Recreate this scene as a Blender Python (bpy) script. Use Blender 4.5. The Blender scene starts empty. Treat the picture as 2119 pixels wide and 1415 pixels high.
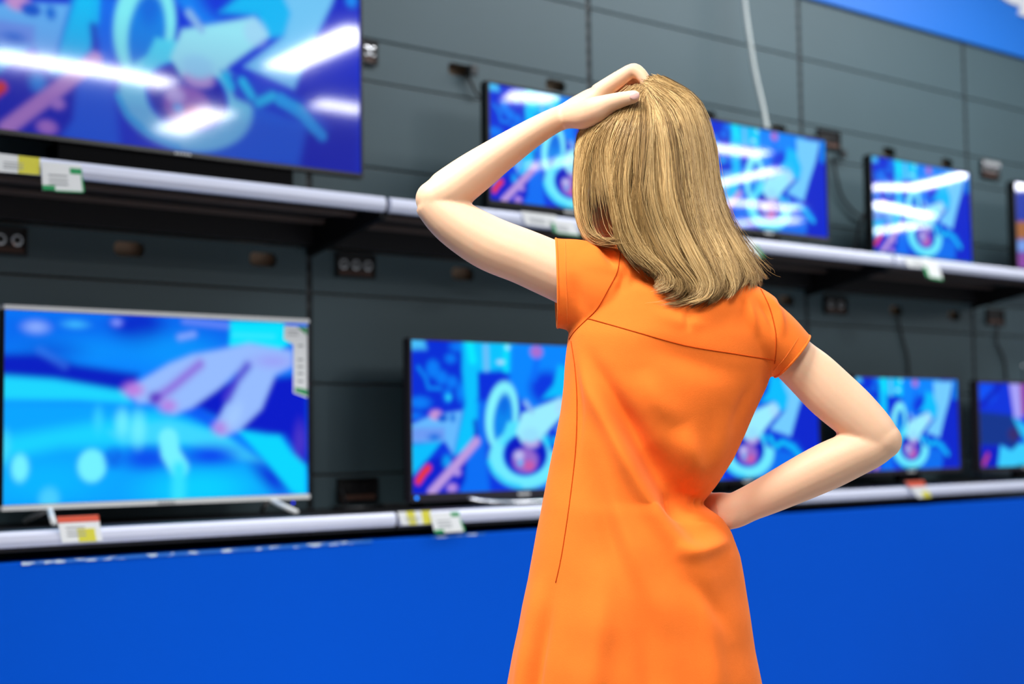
import bpy, bmesh, math, random
import numpy as np
from mathutils import Vector, Matrix
from mathutils.bvhtree import BVHTree

random.seed(7)
rng = np.random.default_rng(7)
col = bpy.context.scene.collection
sc = bpy.context.scene

# ------------------------------------------------------------------ camera geometry
FPX, X0, Y0 = 3000.0, 1059.5, 707.5
YAW, PITCH, ROLL = 0.8910079, 0.0681392, -0.0134992
CAM = np.array([0.0, -4.0, 1.15])
ZS = .15                                                  # heights below were measured with the lens at one metre
_F = np.array([math.cos(PITCH) * math.cos(YAW), math.cos(PITCH) * math.sin(YAW), math.sin(PITCH)])
_R = np.array([math.sin(YAW), -math.cos(YAW), 0.0])
_U = np.cross(_R, _F)
_c, _s = math.cos(ROLL), math.sin(ROLL)
CR, CU, CF = _c * _R + _s * _U, -_s * _R + _c * _U, _F
FH = np.array([math.cos(YAW), math.sin(YAW), 0.0])       # horizontal viewing direction
RH = np.array([math.sin(YAW), -math.cos(YAW), 0.0])


def ray(px, py):
    return CF + (px - X0) / FPX * CR - (py - Y0) / FPX * CU


def on_wall(px, py, y=0.0):
    """the point of the plane parallel to the wall at depth y that a measured spot lies on"""
    d = ray(px, py)
    return CAM + d * ((y - CAM[1]) / d[1])


GD = 2.3                                                   # where the person stands, metres from the camera


def body_pt(px, py, dz=0.0):
    d = ray(px, py)
    return CAM + d * ((GD + dz) / float(d @ FH))


MPP = GD / FPX                                             # metres for one measured unit at the person


def proj(P):
    d = np.asarray(P) - CAM
    z = d @ CF
    return X0 + FPX * (d @ CR) / z, Y0 - FPX * (d @ CU) / z


# ------------------------------------------------------------------ colour / material helpers
def lin(c):
    c = np.asarray(c, float) / 255.0
    return np.where(c <= 0.04045, c / 12.92, ((c + 0.055) / 1.055) ** 2.4)


def mat(name, rgb, rough=0.5, metal=0.0, spec=0.5, noise=0.0, nscale=20.0, bump=0.0, bscale=200.0, emit=0.0,
        coat=0.0, sss=0.0, sheen=0.0):
    m = bpy.data.materials.new(name)
    m.use_nodes = True
    nt = m.node_tree
    b = nt.nodes['Principled BSDF']
    L = tuple(lin(rgb)) + (1,)
    b.inputs['Base Color'].default_value = L
    b.inputs['Roughness'].default_value = rough
    b.inputs['Metallic'].default_value = metal
    b.inputs['Specular IOR Level'].default_value = spec
    b.inputs['Coat Weight'].default_value = coat
    if sheen:
        b.inputs['Sheen Weight'].default_value = sheen
        b.inputs['Sheen Roughness'].default_value = 0.5
        b.inputs['Sheen Tint'].default_value = (1, .7, .4, 1)
    if sss:
        b.inputs['Subsurface Weight'].default_value = sss
        b.inputs['Subsurface Radius'].default_value = (1.0, 0.35, 0.2)
        b.inputs['Subsurface Scale'].default_value = 0.006
    if emit:
        b.inputs['Emission Color'].default_value = L
        b.inputs['Emission Strength'].default_value = emit
    if noise or bump:
        tc = nt.nodes.new('ShaderNodeTexCoord')
    if noise:
        n = nt.nodes.new('ShaderNodeTexNoise')
        n.inputs['Scale'].default_value = nscale
        n.inputs['Detail'].default_value = 4
        nt.links.new(tc.outputs['Object'], n.inputs['Vector'])
        mx = nt.nodes.new('ShaderNodeMix')
        mx.data_type = 'RGBA'
        mx.inputs['A'].default_value = tuple(np.clip(lin(rgb) * (1 - noise), 0, 1)) + (1,)
        mx.inputs['B'].default_value = tuple(np.clip(lin(rgb) * (1 + noise), 0, 1)) + (1,)
        nt.links.new(n.outputs['Fac'], mx.inputs['Factor'])
        nt.links.new(mx.outputs['Result'], b.inputs['Base Color'])
    if bump:
        n2 = nt.nodes.new('ShaderNodeTexNoise')
        n2.inputs['Scale'].default_value = bscale
        n2.inputs['Detail'].default_value = 3
        nt.links.new(tc.outputs['Object'], n2.inputs['Vector'])
        bp = nt.nodes.new('ShaderNodeBump')
        bp.inputs['Strength'].default_value = bump
        bp.inputs['Distance'].default_value = 0.002
        nt.links.new(n2.outputs['Fac'], bp.inputs['Height'])
        nt.links.new(bp.outputs['Normal'], b.inputs['Normal'])
    return m


M = {}
M['panel'] = mat('grey_steel_panel', (72, 94, 101), 0.55, noise=.06, nscale=2.5, bump=.05, bscale=400)
M['backing'] = mat('chipboard_backing', (205, 178, 150), 0.8, noise=.2, nscale=30)
M['gap'] = mat('upright_steel', (40, 46, 50), 0.5)
M['slot'] = mat('upright_hole', (8, 8, 10), 0.8)
M['shelf'] = mat('black_shelf_steel', (17, 16, 20), 0.5, noise=.1)
M['rib'] = mat('shelf_rib', (84, 72, 68), 0.5)
M['rail'] = mat('silver_price_rail', (226, 231, 250), 0.42, metal=.1, noise=.03, nscale=6)
M['blue'] = mat('blue_laminate', (0, 88, 216), 0.55, spec=.06, noise=.05, nscale=1.5)
M['fascia'] = mat('blue_fascia', (22, 118, 220), 0.5, noise=.03, nscale=2)
M['white'] = mat('white_letter', (240, 242, 246), 0.5, noise=.02)
M['black'] = mat('black_plastic', (16, 16, 19), 0.28, noise=.05)
M['matblack'] = mat('matt_black_plastic', (7, 7, 9), 0.8, spec=.1, noise=.05)
M['bronze'] = mat('dark_bezel', (50, 46, 56), 0.3, noise=.05)
M['teal'] = mat('teal_bezel', (10, 110, 125), 0.2, noise=.05)
M['silver'] = mat('brushed_silver', (248, 250, 249), 0.4, metal=.0, noise=.04, nscale=60)
M['chrome'] = mat('chrome', (225, 228, 232), 0.15, metal=.9, noise=.02)
M['outlet'] = mat('outlet_box', (20, 19, 21), 0.5, noise=.1)
M['outlet_brown'] = mat('outlet_inside', (92, 62, 50), 0.6, noise=.1)
M['card'] = mat('white_card', (250, 253, 252), 0.6, noise=.02)
M['green'] = mat('green_print', (30, 165, 95), 0.6, noise=.03)
M['yellow'] = mat('yellow_print', (235, 228, 70), 0.6, noise=.03)
M['redprint'] = mat('red_print', (238, 98, 70), 0.6, noise=.03)
M['greyprint'] = mat('grey_print', (165, 170, 172), 0.6, noise=.03)
M['cable_w'] = mat('white_cable', (196, 206, 204), 0.5, noise=.03)
M['cable_b'] = mat('black_cable', (22, 23, 26), 0.5, noise=.05)
M['led'] = mat('blue_led', (20, 130, 255), 0.4, emit=2.0)
M['led2'] = mat('deep_blue_led', (10, 30, 255), 0.4, emit=1.5)
M['redled'] = mat('red_led', (255, 30, 40), 0.4, emit=.6)
M['floor'] = mat('grey_floor_tile', (170, 172, 175), 0.35, noise=.05, nscale=3)
M['ceiling'] = mat('white_ceiling', (225, 227, 230), 0.9, noise=.02)
M['skin'] = mat('skin', (239, 194, 158), 0.5, spec=.35, noise=.035, nscale=14, bump=.06, bscale=260, sss=.25)
M['nail'] = mat('nail', (240, 190, 178), 0.3, spec=.5, noise=.02)
M['eye'] = mat('eye_white', (235, 235, 235), 0.2, noise=.02)
M['iris'] = mat('iris', (70, 90, 110), 0.2, noise=.1)
M['lip'] = mat('lip', (205, 120, 112), 0.4, noise=.03)
M['dress'] = mat('orange_jersey', (250, 118, 36), 0.85, spec=.2, noise=.045, nscale=70, bump=.22, bscale=650, sheen=.15)
M['seam'] = mat('orange_seam', (190, 70, 14), 0.9, spec=.1, noise=.05)
M['stitch'] = mat('orange_stitch', (255, 146, 66), 0.8, spec=.2, noise=.03)
M['hairbase'] = mat('hair_underlayer', (112, 88, 52), 0.6, noise=.25, nscale=60)
M['shoe'] = mat('white_canvas_shoe', (225, 222, 215), 0.7, noise=.05)

# worn blue edge: chips of white
def chipped():
    m = mat('worn_blue_edge', (20, 110, 215), 0.5)
    nt = m.node_tree
    b = nt.nodes['Principled BSDF']
    tc = nt.nodes.new('ShaderNodeTexCoord')
    mp = nt.nodes.new('ShaderNodeMapping')
    mp.inputs['Scale'].default_value = (16, 1, 60)
    n = nt.nodes.new('ShaderNodeTexNoise')
    n.inputs['Scale'].default_value = 1.6
    n.inputs['Detail'].default_value = 3
    cr = nt.nodes.new('ShaderNodeValToRGB')
    cr.color_ramp.elements[0].position = .53
    cr.color_ramp.elements[0].color = tuple(lin((30, 118, 220))) + (1,)
    cr.color_ramp.elements[1].position = .6
    cr.color_ramp.elements[1].color = tuple(lin((215, 235, 250))) + (1,)
    nt.links.new(tc.outputs['Object'], mp.inputs['Vector'])
    nt.links.new(mp.outputs['Vector'], n.inputs['Vector'])
    nt.links.new(n.outputs['Fac'], cr.inputs['Fac'])
    nt.links.new(cr.outputs['Color'], b.inputs['Base Color'])
    return m


M['chipped'] = chipped()


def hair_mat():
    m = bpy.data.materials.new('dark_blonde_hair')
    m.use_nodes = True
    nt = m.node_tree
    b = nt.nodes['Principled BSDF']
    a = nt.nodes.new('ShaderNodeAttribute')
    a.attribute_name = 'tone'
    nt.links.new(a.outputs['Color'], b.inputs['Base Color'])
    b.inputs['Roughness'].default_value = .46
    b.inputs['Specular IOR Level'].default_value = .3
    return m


M['hair'] = hair_mat()


def screen_mat(name, gloss):
    """lit panel behind a slightly wavy glossy front"""
    m = bpy.data.materials.new(name)
    m.use_nodes = True
    nt = m.node_tree
    b = nt.nodes['Principled BSDF']
    a = nt.nodes.new('ShaderNodeAttribute')
    a.attribute_name = 'picture'
    b.inputs['Base Color'].default_value = (.004, .004, .006, 1)
    b.inputs['Roughness'].default_value = .035
    b.inputs['Specular IOR Level'].default_value = gloss
    nt.links.new(a.outputs['Color'], b.inputs['Emission Color'])
    b.inputs['Emission Strength'].default_value = 1.0
    tc = nt.nodes.new('ShaderNodeTexCoord')
    n = nt.nodes.new('ShaderNodeTexNoise')
    n.inputs['Scale'].default_value = 2.6
    n.inputs['Detail'].default_value = 0
    bp = nt.nodes.new('ShaderNodeBump')
    bp.inputs['Strength'].default_value = 1.0
    bp.inputs['Distance'].default_value = 0.0009
    nt.links.new(tc.outputs['Object'], n.inputs['Vector'])
    nt.links.new(n.outputs['Fac'], bp.inputs['Height'])
    nt.links.new(bp.outputs['Normal'], b.inputs['Normal'])
    return m


M['screen_gloss'] = screen_mat('glossy_screen', .5)
M['screen_soft'] = screen_mat('softer_glossy_screen', .5)
M['screen_soft'].node_tree.nodes['Principled BSDF'].inputs['Roughness'].default_value = .055
M['screen_matt'] = screen_mat('satin_screen', .18)


# ------------------------------------------------------------------ object helpers
def link(o, parent=None):
    col.objects.link(o)
    if parent is not None:
        o.parent = parent
        bpy.context.view_layer.update()
        o.matrix_parent_inverse = parent.matrix_world.inverted()
    return o


def tag(o, label=None, cat=None, group=None, kind=None):
    if label: o['label'] = label
    if cat: o['category'] = cat
    if group: o['group'] = group
    if kind: o['kind'] = kind
    return o


def empty(name, loc, label, cat, group=None):
    o = bpy.data.objects.new(name, None)
    o.empty_display_size = .05
    o.location = loc
    col.objects.link(o)
    bpy.context.view_layer.update()
    return tag(o, label, cat, group)


class MB:
    def __init__(self):
        self.v, self.f, self.mi = [], [], []

    def box(self, x0, x1, y0, y1, z0, z1, mi=0):
        n = len(self.v)
        self.v += [(x0, y0, z0), (x1, y0, z0), (x1, y1, z0), (x0, y1, z0), (x0, y0, z1), (x1, y0, z1), (x1, y1, z1), (x0, y1, z1)]
        for q in ((3, 2, 1, 0), (4, 5, 6, 7), (0, 1, 5, 4), (1, 2, 6, 5), (2, 3, 7, 6), (3, 0, 4, 7)):
            self.f.append(tuple(n + i for i in q)); self.mi.append(mi)
        return self

    def prism(self, poly, axis, a, b, mi=0):
        """polygon extruded between a and b along an axis (0 x, 1 y)"""
        n = len(self.v); k = len(poly)
        for t in (a, b):
            for p, q in poly:
                self.v.append((t, p, q) if axis == 0 else (p, t, q))
        self.f.append(tuple(n + i for i in range(k))); self.mi.append(mi)
        self.f.append(tuple(n + k + i for i in reversed(range(k)))); self.mi.append(mi)
        for i in range(k):
            j = (i + 1) % k
            self.f.append((n + i, n + k + i, n + k + j, n + j)); self.mi.append(mi)
        return self

    def tube(self, pts, r, n=8, mi=0, caps=True):
        pts = [np.asarray(p, float) for p in pts]
        base = len(self.v)
        rs = r if hasattr(r, '__len__') else [r] * len(pts)
        prev = None
        for i, p in enumerate(pts):
            t = pts[min(i + 1, len(pts) - 1)] - pts[max(i - 1, 0)]
            t = t / (np.linalg.norm(t) + 1e-9)
            if prev is None:
                a = np.array([0, 0, 1.0]) if abs(t[2]) < .9 else np.array([1.0, 0, 0])
            else:
                a = prev
            a = a - t * (a @ t); a /= np.linalg.norm(a) + 1e-9
            prev = a
            bb = np.cross(t, a)
            for k in range(n):
                w = 2 * math.pi * k / n
                self.v.append(tuple(p + rs[i] * (math.cos(w) * a + math.sin(w) * bb)))
        for i in range(len(pts) - 1):
            for k in range(n):
                self.f.append((base + i * n + k, base + i * n + (k + 1) % n, base + (i + 1) * n + (k + 1) % n, base + (i + 1) * n + k)); self.mi.append(mi)
        if caps:
            self.f.append(tuple(base + k for k in reversed(range(n)))); self.mi.append(mi)
            e = base + (len(pts) - 1) * n
            self.f.append(tuple(e + k for k in range(n))); self.mi.append(mi)
        return self

    def disc(self, c, r, y0, y1, n=20, mi=0):
        poly = [(c[0] + r * math.cos(2 * math.pi * i / n), c[1] + r * math.sin(2 * math.pi * i / n)) for i in range(n)]
        return self.prism(poly, 1, y0, y1, mi)

    def mesh(self, name, mats, bevel=0.0, smooth=False):
        me = bpy.data.meshes.new(name)
        me.from_pydata(self.v, [], self.f)
        me.polygons.foreach_set('material_index', self.mi)
        for m in (mats if isinstance(mats, (list, tuple)) else [mats]):
            me.materials.append(m)
        bm = bmesh.new(); bm.from_mesh(me)
        bmesh.ops.recalc_face_normals(bm, faces=bm.faces)
        if bevel:
            bmesh.ops.bevel(bm, geom=list(bm.edges), offset=bevel, segments=2, affect='EDGES', profile=.7, clamp_overlap=True)
        bm.to_mesh(me); bm.free()
        if smooth:
            me.polygons.foreach_set('use_smooth', [True] * len(me.polygons))
        return me

    def build(self, name, mats, parent=None, bevel=0.0, smooth=False):
        return link(bpy.data.objects.new(name, self.mesh(name, mats, bevel, smooth)), parent)


def evaluated_mesh(o, name):
    dg = bpy.context.evaluated_depsgraph_get()
    dg.update()
    me = bpy.data.meshes.new_from_object(o.evaluated_get(dg))
    me.name = name
    return me


def drop(o):
    d = o.data
    bpy.data.objects.remove(o)
    if d and d.users == 0 and isinstance(d, bpy.types.Mesh):
        bpy.data.meshes.remove(d)


# ------------------------------------------------------------------ the setting
BAY = 1.2244
UPX = [2.4015 + BAY * k for k in range(-3, 6)]             # the wall uprights
ROWS = [(2.632, 2.90), (2.347, 2.632), (2.205, 2.347), (1.914, 2.205), (1.628, 1.914), (1.483, 1.628), (1.192, 1.483), (.90, 1.192), (.755, .90), (.40, .755), (.02, .40)]
ROWS = [(a + ZS, b + ZS) for a, b in ROWS[:-2]] + [(.45, .755 + ZS), (.02, .45)]
STRIPS = {2, 5}
TOP = 2.90 + ZS

slots_px = [((950, 145), 0), ((1150, 177), 0), ((1465, 240), 0), ((1612, 268), 0), ((1840, 315), 0), ((1960, 338), 0),
            ((268, 515), 0), ((545, 537), 0), ((958, 567), 0), ((1120, 583), 0), ((1628, 622), 0), ((1855, 643), 0), ((1975, 653), 0)]


def rounded_rect(cx, cz, w, h, r, n=6):
    pts = []
    for sx, sz, a0 in ((1, 1, 0), (-1, 1, 90), (-1, -1, 180), (1, -1, 270)):
        for i in range(n + 1):
            a = math.radians(a0 + 90 * i / n)
            pts.append((cx + sx * (w / 2 - r) + r * math.cos(a), cz + sz * (h / 2 - r) + r * math.sin(a)))
    return pts


def build_wall():
    plain, strip, cut = MB(), MB(), MB()
    for i in range(len(UPX) - 1):
        xa, xb = UPX[i] + .011, UPX[i + 1] - .011
        for k, (za, zb) in enumerate(ROWS):
            (strip if k in STRIPS else plain).box(xa, xb, 0, .012, za + .003, zb - .003)
    for (p, _) in slots_px:
        P = on_wall(*p)
        cut.prism(rounded_rect(P[0], P[2], .096, .044, .019), 1, -.05, .03)
    so = strip.build('t_strip', M['panel'])
    co = cut.build('t_cut', M['panel'])
    md = so.modifiers.new('b', 'BOOLEAN'); md.operation = 'DIFFERENCE'; md.object = co; md.solver = 'EXACT'
    sm = evaluated_mesh(so, 'strip')
    drop(so); drop(co)
    bm = bmesh.new()
    pm = plain.mesh('wall_back', M['panel'], bevel=.0035)
    bm.from_mesh(pm); bm.from_mesh(sm)
    for f in bm.faces: f.material_index = 0
    # backing board behind the panels
    bk = MB().box(UPX[0], UPX[-1], .051, .075, 0, TOP).mesh('t', M['backing'])
    n0 = len(bm.faces)
    bm.from_mesh(bk)
    bm.faces.ensure_lookup_table()
    for f in bm.faces[n0:]: f.material_index = 1
    me = bpy.data.meshes.new('wall_back')
    bm.to_mesh(me); bm.free()
    me.materials.append(M['panel']); me.materials.append(M['backing'])
    o = link(bpy.data.objects.new('wall_back', me))
    tag(o, 'grey steel display wall of horizontal panels with cable slots', kind='structure')
    for i, x in enumerate(UPX):
        u = MB().box(x - .0105, x + .0105, .004, .05, 0, TOP)
        z = .05
        h = MB()
        while z < TOP - .02:
            h.box(x - .004, x + .004, .0025, .006, z, z + .03)
            z += .05
        up = u.build('trim_%d' % (i + 1), M['gap'])
        tag(up, 'dark slotted steel upright between grey wall panels', kind='structure')
        h.build('slot_row', M['slot'], up)


build_wall()
tag(MB().box(-6, 12, -12, 1, -.05, 0).build('floor', M['floor']), 'grey shop floor', kind='structure')
tag(MB().box(-6, 22, -14, .3, 3.77, 3.85).build('ceiling', M['ceiling']), 'white shop ceiling', kind='structure')

# blue fascia over the panels with the corner of a white letter
fas = MB().box(UPX[0], UPX[-1], -.02, .055, TOP + .002, 3.77).build('fascia_board', M['fascia'], bevel=.003)
tag(fas, 'bright blue fascia board running above the grey wall panels', 'sign board')
lp = [on_wall(*p, -.03) for p in ((2072, -6), (2088, 6), (2112, 14), (2108, 30), (2125, 36), (2160, 44), (2190, -60), (2080, -60))]
let = MB().prism([(p[0], p[2]) for p in lp], 1, -.035, -.0205).build('sign_letter', M['white'], bevel=.002)
tag(let, 'white stepped letter edge on the blue fascia at the top right', 'letter')

# shelves, bay by bay ------------------------------------------------------------
UZ, LZ = 1.728 + ZS, .797 + ZS                                       # top of upper and lower shelf rail
UY, LY = -.45, -.49                                        # front of the rails


def rail_profile(y, zt, h):
    return [(y + .012, zt), (y + .002, zt - .001), (y - .006, zt - h * .25), (y - .007, zt - h * .6), (y - .001, zt - h * .95), (y + .012, zt - h)]


def shelf(i, upper, label):
    xa, xb = UPX[i] + .003, UPX[i + 1] - .003
    zt, y, h = (UZ, UY, .044) if upper else (LZ, LY, .040)
    r = empty('display_shelf', ((xa + xb) / 2, 0, zt - .03), label, 'shelf', 'upper shelves' if upper else 'lower shelves')
    b = MB().box(xa, xb, y + .013, -.003, zt - .028, zt - .004)
    b.build('shelf_board', M['shelf'], r, bevel=.002)
    MB().box(xa, xb, y + .013, y + .03, zt - (.043 if upper else .05), zt - .029).build('front_beam', M['shelf'], r, bevel=.002)
    MB().prism(rail_profile(y, zt, h), 0, xa + .006, xb - .006).build('price_rail', M['rail'], r, smooth=False)
    if upper:
        for yy in (-.30, -.12):
            MB().box(xa + .02, xb - .02, yy - .014, yy + .014, zt - .042, zt - .0285).build('stiffening_rib', M['rib'], r, bevel=.002)
        MB().box(xa, xb, -.045, -.004, zt - .098, zt - .0285).build('back_strip', M['shelf'], r, bevel=.002)  # black strip under the board's back edge, down to the panel seam
    zb = zt - .029
    for x in (xa + .002, xb - .008):
        MB().prism([(-.004, zb), (y + .02, zb - .001), (y + .02, zb - (.03 if upper else .015)), (-.1, zb - (.085 if upper else .02)), (-.004, zb - (.1 if upper else .02))], 0, x, x + .006).build('bracket', M['shelf'], r)
    return r


bay_words = ['at the far left', 'under the biggest television', 'behind the raised arm', 'right of the blonde head', 'under the second small television from the right edge', 'at the far right edge', 'beyond the right edge']
up_lab = {2: 'upper black shelf with silver price rail under the largest television',
          3: 'upper black shelf with silver price rail behind the raised elbow and blonde hair',
          4: 'upper black shelf with silver price rail just right of the blonde head',
          5: 'upper black shelf with silver price rail at the right edge of the frame'}
lo_lab = {2: 'lower black shelf with silver price rail under the silver-framed television',
          3: 'lower black shelf with silver price rail left of and behind the orange dress',
          4: 'lower black shelf with silver price rail behind the bent right arm',
          5: 'lower black shelf with silver price rail at the right edge of the frame'}
for i in (2, 3, 4, 5):
    shelf(i, True, up_lab[i])
    shelf(i, False, lo_lab[i])

# blue plinth under the lower shelf
pl = empty('base_plinth', (4.2, -.47, 0), 'long plain blue plinth panel under the lower shelf', 'plinth')
MB().box(UPX[1], UPX[7], LY - .002, -.30, 0.0, .722 + ZS).build('front_panel', M['blue'], pl, bevel=.003)
a0 = on_wall(45, 1150, LY - .004)[0]
MB().box(a0, 2.31, LY - .0045, LY - .0022, .715 + ZS, .7225 + ZS).build('edge_trim', M['chipped'], pl, bevel=.001)
MB().box(2.52, 2.72, LY - .004, LY - .0022, .7165 + ZS, .7215 + ZS).build('edge_trim', M['chipped'], pl, bevel=.001)

# ------------------------------------------------------------------ pictures on the screens
PW, PH = 256, 144
_uu, _vv = np.meshgrid(np.linspace(0, 1, PW), np.linspace(0, 1, PH))


class Paint:
    """soft-edged shapes in the coordinates of a measured crop of a screen"""

    def __init__(self, base, box):
        self.im = np.ones((PH, PW, 3)) * lin(base)
        self.box = box
        self.x = _uu * 16 / 9; self.y = _vv

    def use(self, ox, oy, s, box):
        self.o = (ox, oy, s); self.b = box
        return self

    def uv(self, p):
        P = on_wall(self.o[0] + p[0] / self.o[2], self.o[1] + p[1] / self.o[2], -.25)
        x0, x1, z0, z1 = self.b
        return np.array([(P[0] - x0) / (x1 - x0) * 16 / 9, (P[2] - z0) / (z1 - z0)])

    def mix(self, sd, rgb, soft, a=1.0):
        k = np.clip(.5 - sd / (soft + 1e-6), 0, 1)
        k = (k * k * (3 - 2 * k) * a)[..., None]
        self.im = self.im * (1 - k) + lin(rgb) * k
        return self

    def ell(self, c, rx, ry, rgb, soft=.03, rot=0, a=1.0):
        C = self.uv(c)
        ex = self.uv((c[0] + rx, c[1])) - C
        ey = self.uv((c[0], c[1] + ry)) - C
        RX, RY = np.linalg.norm(ex), np.linalg.norm(ey)
        t = math.radians(rot)
        dx, dy = self.x - C[0], self.y - C[1]
        qx, qy = dx * math.cos(t) + dy * math.sin(t), -dx * math.sin(t) + dy * math.cos(t)
        d = (np.sqrt((qx / RX) ** 2 + (qy / RY) ** 2) - 1) * min(RX, RY)
        return self.mix(d, rgb, soft, a)

    def poly(self, pts, rgb, soft=.03, a=1.0):
        P = [self.uv(p) for p in pts]
        d = np.full(self.x.shape, 9.0); ins = np.zeros(self.x.shape, bool)
        for i in range(len(P)):
            A, B = P[i], P[(i + 1) % len(P)]
            e = B - A; wx, wy = self.x - A[0], self.y - A[1]
            t = np.clip((wx * e[0] + wy * e[1]) / (e @ e + 1e-9), 0, 1)
            d = np.minimum(d, np.hypot(wx - t * e[0], wy - t * e[1]))
            c = ((A[1] > self.y) != (B[1] > self.y)) & (self.x < (B[0] - A[0]) * (self.y - A[1]) / (B[1] - A[1] + 1e-12) + A[0])
            ins ^= c
        return self.mix(np.where(ins, -d, d), rgb, soft, a)

    def cap(self, pts, w, rgb, soft=.02, a=1.0):
        P = [self.uv(p) for p in pts]
        W = np.linalg.norm(self.uv((pts[0][0], pts[0][1] + w)) - P[0])
        d = np.full(self.x.shape, 9.0)
        for A, B in zip(P[:-1], P[1:]):
            e = B - A; wx, wy = self.x - A[0], self.y - A[1]
            t = np.clip((wx * e[0] + wy * e[1]) / (e @ e + 1e-9), 0, 1)
            d = np.minimum(d, np.hypot(wx - t * e[0], wy - t * e[1]))
        return self.mix(d - W, rgb, soft, a)


BX = dict(U1=(1.235, 2.437, 1.832, 2.508), U2=(2.945, 3.64, 1.80, 2.192), U3=(3.962, 4.690, 1.808, 2.206), U4=(4.992, 5.703, 1.776, 2.18),
          U5=(6.072, 6.78, 1.776, 2.18), L1=(1.335, 2.244, .852, 1.358), L2=(2.62, 3.52, .838, 1.322), L3=(3.74, 4.60, .845, 1.305),
          L4=(4.84, 5.556, .858, 1.242), L5=(5.716, 6.43, .854, 1.232))
BX = {k: (v[0], v[1], v[2] + ZS, v[3] + ZS) for k, v in BX.items()}


def paint_a():
    p = Paint((0, 55, 225), None)
    l2 = lambda: p.use(820, 690, 3.29, BX['L2'])
    u3 = lambda: p.use(1440, 240, 5.053, BX['U3'])
    l4 = lambda: p.use(1740, 740, 4.42, BX['L4'])
    l3 = lambda: p.use(1480, 750, 5.054, BX['L3'])
    l2()
    p.poly([(60, 20), (460, 20), (440, 520), (60, 560)], (0, 45, 215), .06)
    for c, rx, ry in (((250, 240), 45, 60), ((310, 300), 40, 45), ((380, 330), 35, 40), ((370, 170), 35, 30), ((350, 420), 30, 45), ((160, 470), 70, 40), ((440, 400), 30, 60), ((130, 560), 40, 20), ((420, 90), 50, 30)):
        p.ell(c, rx, ry, (0, 135, 255), .05, a=.8)
    p.cap([(150, 230), (200, 300), (220, 370), (300, 375)], 12, (0, 150, 255), .03, .8)
    p.ell((355, 435), 16, 20, (40, 220, 255), .03)
    p.poly([(60, 20), (190, 40), (205, 105), (60, 110)], (70, 190, 250), .05)
    p.poly([(450, 30), (830, 40), (825, 240), (560, 262), (555, 480), (560, 640), (480, 800), (390, 830), (430, 640), (470, 480), (450, 250)], (0, 195, 255), .05)
    p.cap([(500, 60), (520, 180)], 30, (0, 235, 255), .05); p.cap([(760, 90), (760, 240)], 40, (0, 225, 255), .05)
    p.cap([(610, 90), (615, 240)], 20, (110, 190, 250), .03); p.ell((710, 195), 20, 9, (220, 240, 255), .02); p.ell((760, 95), 14, 12, (200, 250, 255), .02)
    p.poly([(555, 268), (815, 268), (812, 470), (800, 600), (600, 620), (565, 470)], (0, 45, 220), .02)
    p.poly([(545, 460), (640, 460), (610, 800), (640, 1090), (400, 1090), (470, 850), (545, 720)], (0, 110, 245), .06)
    p.cap([(545, 480), (542, 570)], 14, (0, 190, 255), .03); p.cap([(535, 600), (545, 690)], 14, (0, 30, 200), .04)
    # figure in blue
    p.poly([(825, 60), (1300, 60), (1300, 470), (1120, 440), (940, 500), (830, 400)], (0, 140, 255), .06)
    l4()
    p.poly([(560, 190), (860, 190), (880, 520), (760, 570), (640, 540), (560, 430)], (0, 135, 255), .06)
    p.ell((730, 440), 75, 95, (0, 55, 225), .1); p.cap([(690, 220), (670, 380)], 18, (0, 110, 250), .06)
    u3()
    p.poly([(960, 330), (1060, 380), (1110, 540), (1090, 650), (1020, 660), (990, 560), (860, 560), (930, 470)], (0, 190, 255), .04)
    p.ell((820, 215), 36, 42, (170, 110, 210), .03)
    p.poly([(1360, 180), (1360, 1290), (1060, 1240), (1120, 900), (1220, 600), (1290, 260)], (0, 35, 205), .05)
    p.cap([(1330, 270), (1320, 460)], 26, (0, 150, 255), .05)
    p.poly([(1050, 235), (1295, 275), (1250, 480), (1190, 660), (1125, 890), (950, 800), (1085, 650), (1105, 540), (1060, 420)], (115, 205, 255), .035)
    p.poly([(760, 1000), (1010, 950), (1180, 1040), (1150, 1250), (780, 1230)], (0, 110, 240), .06)
    l2()
    # lid, bowl, drum
    p.ell((720, 560), 108, 236, (130, 245, 255), .03, rot=-9); p.ell((728, 590), 66, 178, (0, 135, 240), .03, rot=-9)
    p.ell((735, 480), 35, 70, (0, 95, 225), .06, rot=-9, a=.7)
    p.ell((880, 850), 240, 205, (110, 235, 255), .03)
    p.poly([(760, 600), (860, 600), (860, 680), (740, 760), (700, 760)], (80, 225, 255), .03)
    p.ell((880, 825), 152, 148, (0, 90, 235), .02); p.ell((882, 822), 138, 134, (0, 20, 195), .02)
    p.ell((880, 865), 84, 82, (150, 105, 205), .04); p.ell((835, 830), 32, 30, (190, 190, 245), .04); p.ell((905, 900), 36, 34, (200, 90, 170), .04)
    p.ell((845, 880), 18, 18, (90, 190, 255), .03)
    p.cap([(628, 870), (665, 945), (745, 1012), (850, 1045)], 12, (20, 205, 255), .02)
    u3()
    p.poly([(735, 650), (860, 610), (980, 570), (1030, 650), (980, 710), (905, 790), (860, 850), (740, 860), (700, 780)], (155, 238, 255), .03)
    p.ell((985, 640), 40, 60, (170, 215, 255), .04, a=.6)
    l2()
    p.ell((920, 740), 55, 40, (185, 165, 230), .03); p.ell((915, 690), 60, 50, (150, 225, 255), .04)
    p.cap([(880, 470), (925, 530)], 16, (140, 190, 245), .03)
    l3()
    p.poly([(480, 740), (640, 760), (860, 820), (960, 960), (760, 940), (540, 880)], (0, 70, 225), .04)
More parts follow.
